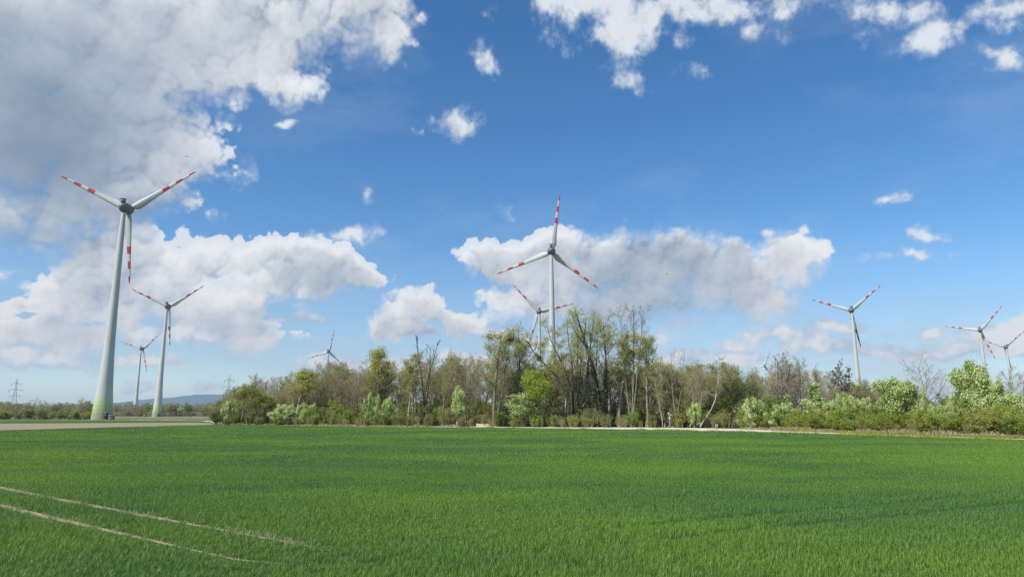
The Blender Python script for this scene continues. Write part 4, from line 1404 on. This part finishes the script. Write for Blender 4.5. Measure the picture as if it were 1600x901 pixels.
told_apart(lab_wood, WOOD_MARKS)
told_apart(lab_under, WOOD_MARKS)
told_apart(lab_hedge, HEDGE_MARKS)

# ---- far belts of trees on the plain
FAR = {}


def far_mesh(kd, i):
    """A whole distant tree as one mesh."""
    if (kd, i) not in FAR:
        cat, kh, kw, ms = KINDS[kd][i % len(KINDS[kd])]
        vs, qs, mi, at, n = [], [], [], [], 0
        for a, (nm, me) in enumerate(ms):
            V = np.empty(len(me.vertices) * 3, np.float32)
            me.vertices.foreach_get('co', V)
            Q = np.empty(len(me.loops), np.int32)
            me.loops.foreach_get('vertex_index', Q)
            V = V.reshape(-1, 3)
            vs.append(V)
            qs.append(Q.reshape(-1, 4) + n)
            mi.append(np.full(len(Q) // 4, a))
            v = np.full(len(V), .5, np.float32)
            if 'v' in me.attributes:
                me.attributes['v'].data.foreach_get('value', v)
            at.append(v)
            n += len(V)
        FAR[(kd, i)] = (kh, kw, mesh_np('far_tree', np.concatenate(vs), [np.concatenate(qs)], [m[1].materials[0] for m in ms], np.concatenate(mi), {'v': np.concatenate(at)}))
    return FAR[(kd, i)]


def far(kd, x, y, h, w, label, group):
    kh, kw, me = far_mesh(kd, frng.randrange(3))
    o = thing(NAMES[kd] if 'shrub' not in kd else 'bush', label, 'bush' if 'shrub' in kd else 'tree', (x, y, 0), frng.uniform(0, 6.28), group, me)
    o.scale = (w / kw, w / kw, h / kh)


for i in range(40):       # bushes behind the nearest turbine
    f = (i + frng.uniform(0, 1)) / 40
    x = -215 - 75 * f
    y = 345 + 12 * f + frng.uniform(0, 14)
    kd = frng.choice(['green_shrub', 'hedge_shrub', 'wood_shrub', 'bare_tree', 'bare_tree'])
    h = frng.uniform(3.5, 6.5) if 'shrub' in kd else frng.uniform(7, 12)
    if 'shrub' in kd:
        far(kd, x, y, h, h * 1.5, 'low green bush in the thicket left of the nearest turbine', 'green bushes left of the nearest turbine')
    else:
        far(kd, x, y + 4, h, h * .8, 'small bare tree in the thicket left of the nearest turbine', 'bare trees left of the nearest turbine')
for i in range(190):       # the belt below the hills
    f = (i + frng.uniform(0, 1)) / 190
    b = -.80 + .46 * f
    y = 690 + frng.uniform(-25, 60)
    kd = frng.choice(['bare_tree'] * 4 + ['olive_tree'] * 3 + ['willow_tree', 'blossom_bush'])
    h = frng.uniform(8, 15) * (.6 if kd == 'blossom_bush' else 1)
    g = {'bare_tree': ('bare tree in the far belt below the blue hills', 'bare trees of the far belt'), 'olive_tree': ('olive tree in the far belt below the blue hills', 'olive trees of the far belt'),
         'willow_tree': ('pale green tree in the far belt below the blue hills', 'pale trees of the far belt'), 'blossom_bush': ('whitish flowering bush in the far belt below the blue hills', 'flowering bushes of the far belt')}[kd]
    far(kd, b * y, y, h, h * frng.uniform(.9, 1.3), *g)
for i in range(90):       # scrub under the belt
    f = (i + frng.uniform(0, 1)) / 90
    b = -.80 + .46 * f
    y = 672 + frng.uniform(-8, 8)
    h = frng.uniform(3.5, 6)
    far(frng.choice(['brown_shrub', 'brown_shrub', 'wood_shrub']), b * y, y, h, h * frng.uniform(1.6, 2.4), 'low scrubby bush under the far belt of trees below the hills', 'scrub under the far belt')
for i in range(44):       # far trees on the right, seen in the gap of the hedge
    f = (i + frng.uniform(0, 1)) / 44
    b = .42 + .5 * f
    y = 480 + frng.uniform(-20, 40)
    far(frng.choice(['bare_tree', 'bare_tree', 'olive_tree']), b * y, y, frng.uniform(11, 17), frng.uniform(10, 15), 'dark distant tree in the row behind the right-hand hedge', 'distant trees behind the right hedge')

# ---- dry grass along the margins
def tufts(name, pts, n, h, seed, m, wid=.03):
    rng = np.random.default_rng(seed)
    i = rng.integers(0, len(pts) - 1, n)
    f = rng.uniform(0, 1, n)[:, None]
    P = np.array(pts, float)
    c = P[i, :2] * (1 - f) + P[i + 1, :2] * f
    w = P[i, 2] * (1 - f[:, 0]) + P[i + 1, 2] * f[:, 0]
    den = np.sin(c[:, 0] * .9 + np.sin(c[:, 1] * .7) * 2) * .5 + .5
    c = c + rng.normal(0, 1, (n, 2)) * (w * .4)[:, None]
    L = h * rng.uniform(.5, 1.2, n) * (.55 + .65 * den)
    d = rng.normal(0, .38, (n, 2))
    th = rng.uniform(0, 6.28, n)
    s = np.stack([np.cos(th), np.sin(th), th * 0], 1) * wid
    b = np.c_[c, np.zeros(n)]
    mid = b + np.c_[d * .35, np.ones(n)] * (L * .6)[:, None]
    tip = b + np.c_[d * 1.0, np.ones(n) * .95] * L[:, None]
    V = np.stack([b - s, b + s, mid + s * .8, mid - s * .8, tip], 1).reshape(-1, 3)
    k5 = np.arange(n)[:, None] * 5
    me = mesh_np(name, V, [k5 + np.array([0, 1, 2, 3]), k5 + np.array([3, 2, 4])], [m], attrs={'v': np.repeat(rng.uniform(0, 1, n), 5)})
    o = link(name, me)
    o['kind'] = 'stuff'
    return o


HL = [(45.6, 138, 1.0), (51.6, 123.5, 1.1), (58.6, 107.5, 1.2), (66.8, 91, 1.6), (78, 70, 1.6), (96, 40, 1.6)]
tufts('dry_grass', HL, 9000, .75, 5, M['straw'], .035)
tufts('dry_grass', [(-80, 189, 1), (-52, 177.5, 1), (-31, 166.5, 1), (-6, 161, .8)], 4500, .55, 6, M['straw'], .05)
tufts('verge_grass', [(48.5, 126, 1.0), (51, 121, 1.2), (57, 106, 1.2), (65, 90, 1.4), (77, 66, 1.6), (95, 38, 1.6)], 20000, .35, 7, M['leaf_hedge'], .03)
tufts('verge_grass', [(-200, 301, 4), (-170, 300, 4), (-145, 325, 5), (-150, 360, 10), (-240, 440, 20)], 9000, .5, 8, M['straw'], .07)
tufts('verge_grass', [(-78, 192, .8), (-52, 168, .6), (-28, 156, .5), (0, 147, .5), (24, 132, .3), (37.8, 116, .3), (50.4, 99, 1.6), (59, 84, 1.6), (74.5, 46, 1.6)], 12000, .36, 9, M['leaf_hedge'], .03)

# ------------------------------------------------------------------ the wheat
def wheat_mat(k):
    p = geo_pos(k)
    v = attr(k, 'v')
    q = k.vmath('MULTIPLY', p, (.6, 1.0, 0))
    a = k.noise(q, .07, 4, .55)
    b = k.noise(q, .35, 4, .6)
    dn = k.noise(k.vmath('ADD', q, (37, 11, 0)), .045, 3, .5)
    c = k.mix(k.range(a, .40, .60), (.062, .175, .038), (.160, .30, .028))
    c = k.mix(k.math('MULTIPLY', k.range(b, .42, .66), .55), c, (.17, .31, .03))
    c = k.mix(k.math('MULTIPLY', k.range(dn, .50, .66), .55), c, (.052, .17, .055))
    c = k.mix(k.math('MULTIPLY', v, .42), c, (.22, .33, .08))
    d = principled(k, c, .42, .32)
    tr = k.n.new('ShaderNodeBsdfTranslucent')
    k.l.new(c, tr.inputs[0])
    mx = k.n.new('ShaderNodeMixShader')
    mx.inputs[0].default_value = .30
    k.l.new(d, mx.inputs[1])
    k.l.new(tr.outputs[0], mx.inputs[2])
    return mx.outputs[0]


M['wheat'] = material('wheat leaves', wheat_mat)


def tuft_mesh(name, seed, size, n, h, wid, segs=3):
    rng = np.random.default_rng(seed)
    c = rng.uniform(-size / 2, size / 2, (n, 2))
    th = rng.uniform(0, 6.28, n)
    L = h * rng.uniform(.65, 1.25, n)
    lean = rng.uniform(.12, .75, n)
    dirv = np.stack([np.cos(th), np.sin(th)], 1)
    s = np.stack([-np.sin(th), np.cos(th), th * 0], 1) * wid / 2
    V = []
    for i in range(segs + 1):
        t = i / segs
        out_ = dirv * (lean * L * (t ** 1.7))[:, None]
        z = L * (t - .42 * lean * t ** 2.2)
        w = (1 - t) ** .6 if i else .8
        ctr = np.c_[c + out_, z]
        if i < segs:
            V += [ctr - s * w, ctr + s * w]
        else:
            V += [ctr]
    k_ = len(V)
    V = np.stack(V, 1).reshape(-1, 3)
    b = np.arange(n)[:, None] * k_
    Q = [b + np.array([2 * i, 2 * i + 1, 2 * i + 3, 2 * i + 2]) for i in range(segs - 1)]
    T = b + np.array([2 * segs - 2, 2 * segs - 1, 2 * segs])
    me = mesh_np(name, V, [np.concatenate(Q), T] if Q else [T], [M['wheat']], attrs={'v': np.repeat(np.clip(rng.normal(.35, .3, n), 0, 1), k_)})
    return bpy.data.objects.new(name, me)


tc_ = bpy.data.collections.new('wheat tufts')
for i in range(4):
    tc_.objects.link(tuft_mesh('tuft_a%d' % i, 50 + i, .34, 74, .165, .0082))
for i in range(4):
    tc_.objects.link(tuft_mesh('tuft_b%d' % i, 60 + i, 1.1, 340, .165, .0155))
for i in range(3):
    tc_.objects.link(tuft_mesh('tuft_c%d' % i, 70 + i, 3.3, 800, .18, .045, 2))


def inside(P, poly):
    x, y = P[:, 0], P[:, 1]
    r = np.zeros(len(P), bool)
    for (x0, y0), (x1, y1) in zip(poly, poly[1:] + poly[:1]):
        c = (y0 > y) != (y1 > y)
        xi = (x1 - x0) * (y - y0) / ((y1 - y0) if y1 != y0 else 1e-9) + x0
        r ^= c & (x < xi)
    return r


# two wheel tracks of the sprayer that run in from the left and bend away along the headland
TRK = np.array([(-70, 66.5), (-45, 47), (-22.6, 28.4), (-14, 21.8), (-6.1, 15.9), (-4.4, 15.3), (-2.8, 15.5), (0, 16.4), (3.2, 17.8), (6.3, 19.5), (12, 22.2), (18.7, 25.8), (40, 38), (60, 50)])
seg = np.diff(TRK, axis=0)
T_ = norm(np.gradient(TRK, axis=0))
TRK2 = TRK + np.stack([-T_[:, 1], T_[:, 0]], 1) * 1.95


def track_dist(P):
    best = np.full(len(P), 1e9)
    at = np.zeros(len(P))
    for L_ in (TRK, TRK2):
        for a, b in zip(L_[:-1], L_[1:]):
            d = b - a
            t = np.clip(((P - a) @ d) / (d @ d), 0, 1)
            q = np.linalg.norm(P - (a + t[:, None] * d), axis=1)
            m = q < best
            best = np.where(m, q, best)
            at = np.where(m, a[0] + t * d[0], at)
    return best, at


rng = np.random.default_rng(77)
pts, idx, scl = [], [], []


def lay(y0, y1, step, base, count, jit, s_=1.0):
    xs = np.arange(-1.05 * y1 - 6, 1.0 * y1 + 6, step)
    ys = np.arange(y0, y1, step)
    X, Y = np.meshgrid(xs, ys)
    P = np.stack([X.ravel(), Y.ravel()], 1) + rng.uniform(-jit, jit, (X.size, 2))
    r = np.maximum(P[:, 1], np.abs(P[:, 0]) * .9)
    P = P[(np.abs(P[:, 0]) < P[:, 1] * .98 + 6) & inside(P, WHEAT)]
    td, at = track_dist(P)
    half = np.where(at < -8.5, .17, np.where(at < -4, .10, np.where(at < 4, .05, .20))) * rng.uniform(.55, 1.35, len(P))
    if step < .5:
        keep = td > half
        P, td = P[keep], td[keep]
    hgt = .92 + .16 * np.sin(P[:, 0] * .35 + np.sin(P[:, 1] * .5)) + rng.normal(0, .07, len(P))
    hgt = hgt * np.where(td < .45, .85, 1.0)
    pts.append(np.c_[P, np.full(len(P), .008)])
    idx.append(base + rng.integers(0, count, len(P)))
    scl.append(np.stack([np.full(len(P), s_), np.full(len(P), s_), hgt], 1))


lay(9, 44, .27, 0, 4, .12)
lay(44, 90, .85, 4, 4, .3)
lay(90, 195, 2.3, 8, 3, .8)
Pw = np.concatenate(pts)
me = bpy.data.meshes.new('wheat')
me.vertices.add(len(Pw))
me.vertices.foreach_set('co', Pw.astype(np.float32).ravel())
a = me.attributes.new('idx', 'INT', 'POINT')
a.data.foreach_set('value', np.concatenate(idx).astype(np.int32))
a = me.attributes.new('scl', 'FLOAT_VECTOR', 'POINT')
a.data.foreach_set('vector', np.concatenate(scl).astype(np.float32).ravel())
a = me.attributes.new('rot', 'FLOAT', 'POINT')
a.data.foreach_set('value', rng.uniform(0, 6.28, len(Pw)).astype(np.float32))
me.materials.append(M['wheat'])
wheat = link('wheat', me)
wheat['kind'] = 'stuff'
ng = bpy.data.node_groups.new('wheat', 'GeometryNodeTree')
ng.interface.new_socket('Geometry', in_out='INPUT', socket_type='NodeSocketGeometry')
ng.interface.new_socket('Geometry', in_out='OUTPUT', socket_type='NodeSocketGeometry')
gi = ng.nodes.new('NodeGroupInput')
go = ng.nodes.new('NodeGroupOutput')
ip = ng.nodes.new('GeometryNodeInstanceOnPoints')
ci = ng.nodes.new('GeometryNodeCollectionInfo')
ci.inputs['Collection'].default_value = tc_
ci.inputs['Separate Children'].default_value = True
ci.inputs['Reset Children'].default_value = True


def named(nm, typ):
    n = ng.nodes.new('GeometryNodeInputNamedAttribute')
    n.data_type = typ
    n.inputs[0].default_value = nm
    return n.outputs[0]


cx = ng.nodes.new('ShaderNodeCombineXYZ')
ng.links.new(named('rot', 'FLOAT'), cx.inputs[2])
ng.links.new(gi.outputs[0], ip.inputs['Points'])
ng.links.new(ci.outputs[0], ip.inputs['Instance'])
ip.inputs['Pick Instance'].default_value = True
ng.links.new(named('idx', 'INT'), ip.inputs['Instance Index'])
ng.links.new(cx.outputs[0], ip.inputs['Rotation'])
ng.links.new(named('scl', 'FLOAT_VECTOR'), ip.inputs['Scale'])
ng.links.new(ip.outputs[0], go.inputs[0])
wheat.modifiers.new('plants', 'NODES').node_group = ng
# bare wheel tracks
m_track = material('dry track soil', grassy((.38, .33, .21), (.45, .40, .26), (.20, .21, .09), 1.5))
for L_ in (TRK, TRK2):
    o = strip('wheel_track', [tuple(p) for p in L_], [.36] * 3 + [.28, .06] + [.0] * (len(L_) - 5), .018, m_track, 8)
tufts('dry_grass', [(*p, .5) for p in TRK[1:5]], 3500, .10, 15, M['straw'], .006)
tufts('dry_grass', [(*p, .5) for p in TRK2[1:5]], 3500, .10, 16, M['straw'], .006)

# ------------------------------------------------------------------ birds
def bird(x, y, z, rot, label):
    o = thing('bird', label, 'bird', (x, y, z), rot, 'birds in the sky')
    MB().lathe([(-.2, .01), (-.14, .05), (0, .075), (.12, .05), (.19, .012)], 8, 'y').build('body', M['bird'], o)
    for s in (-1, 1):
        V = [(0, .08, .02), (0, -.08, .02), (s * .25, -.06, .12), (s * .25, .09, .12), (s * .48, -.08, .05), (s * .48, -.02, .05)]
        V = V + [(a_, b_, c_ - .02) for a_, b_, c_ in V]
        MB().add(V, [(0, 1, 2, 3), (3, 2, 4, 5), (6, 9, 8, 7), (9, 11, 10, 8), (0, 3, 9, 6), (3, 5, 11, 9), (1, 7, 8, 2), (2, 8, 10, 4), (5, 4, 10, 11)]).build('wing', M['bird'], o)


bird(-35.5, 122, 69, 1.0, 'tiny dark bird near the small cloud at the upper left')
bird(-69.5, 138, 57, .4, 'tiny dark bird by the right blade tip of the nearest turbine')
bird(39.5, 170, 38, 2.0, 'tiny dark bird in front of the central cloud')

# ------------------------------------------------------------------ haze in the air
hz_b = MB().box((0, 0, 134.5), (23600, 23600, 275))
hm_ = bpy.data.materials.new('haze')
hm_.use_nodes = True
hm_.node_tree.nodes.clear()
ho = hm_.node_tree.nodes.new('ShaderNodeOutputMaterial')
hv = hm_.node_tree.nodes.new('ShaderNodeVolumePrincipled')
hv.inputs['Color'].default_value = (.54, .73, 1.0, 1)
hv.inputs['Density'].default_value = 9e-5
hv.inputs['Anisotropy'].default_value = 0.1
hm_.node_tree.links.new(hv.outputs[0], ho.inputs['Volume'])
haze = hz_b.build('haze', hm_)
haze['kind'] = 'stuff'
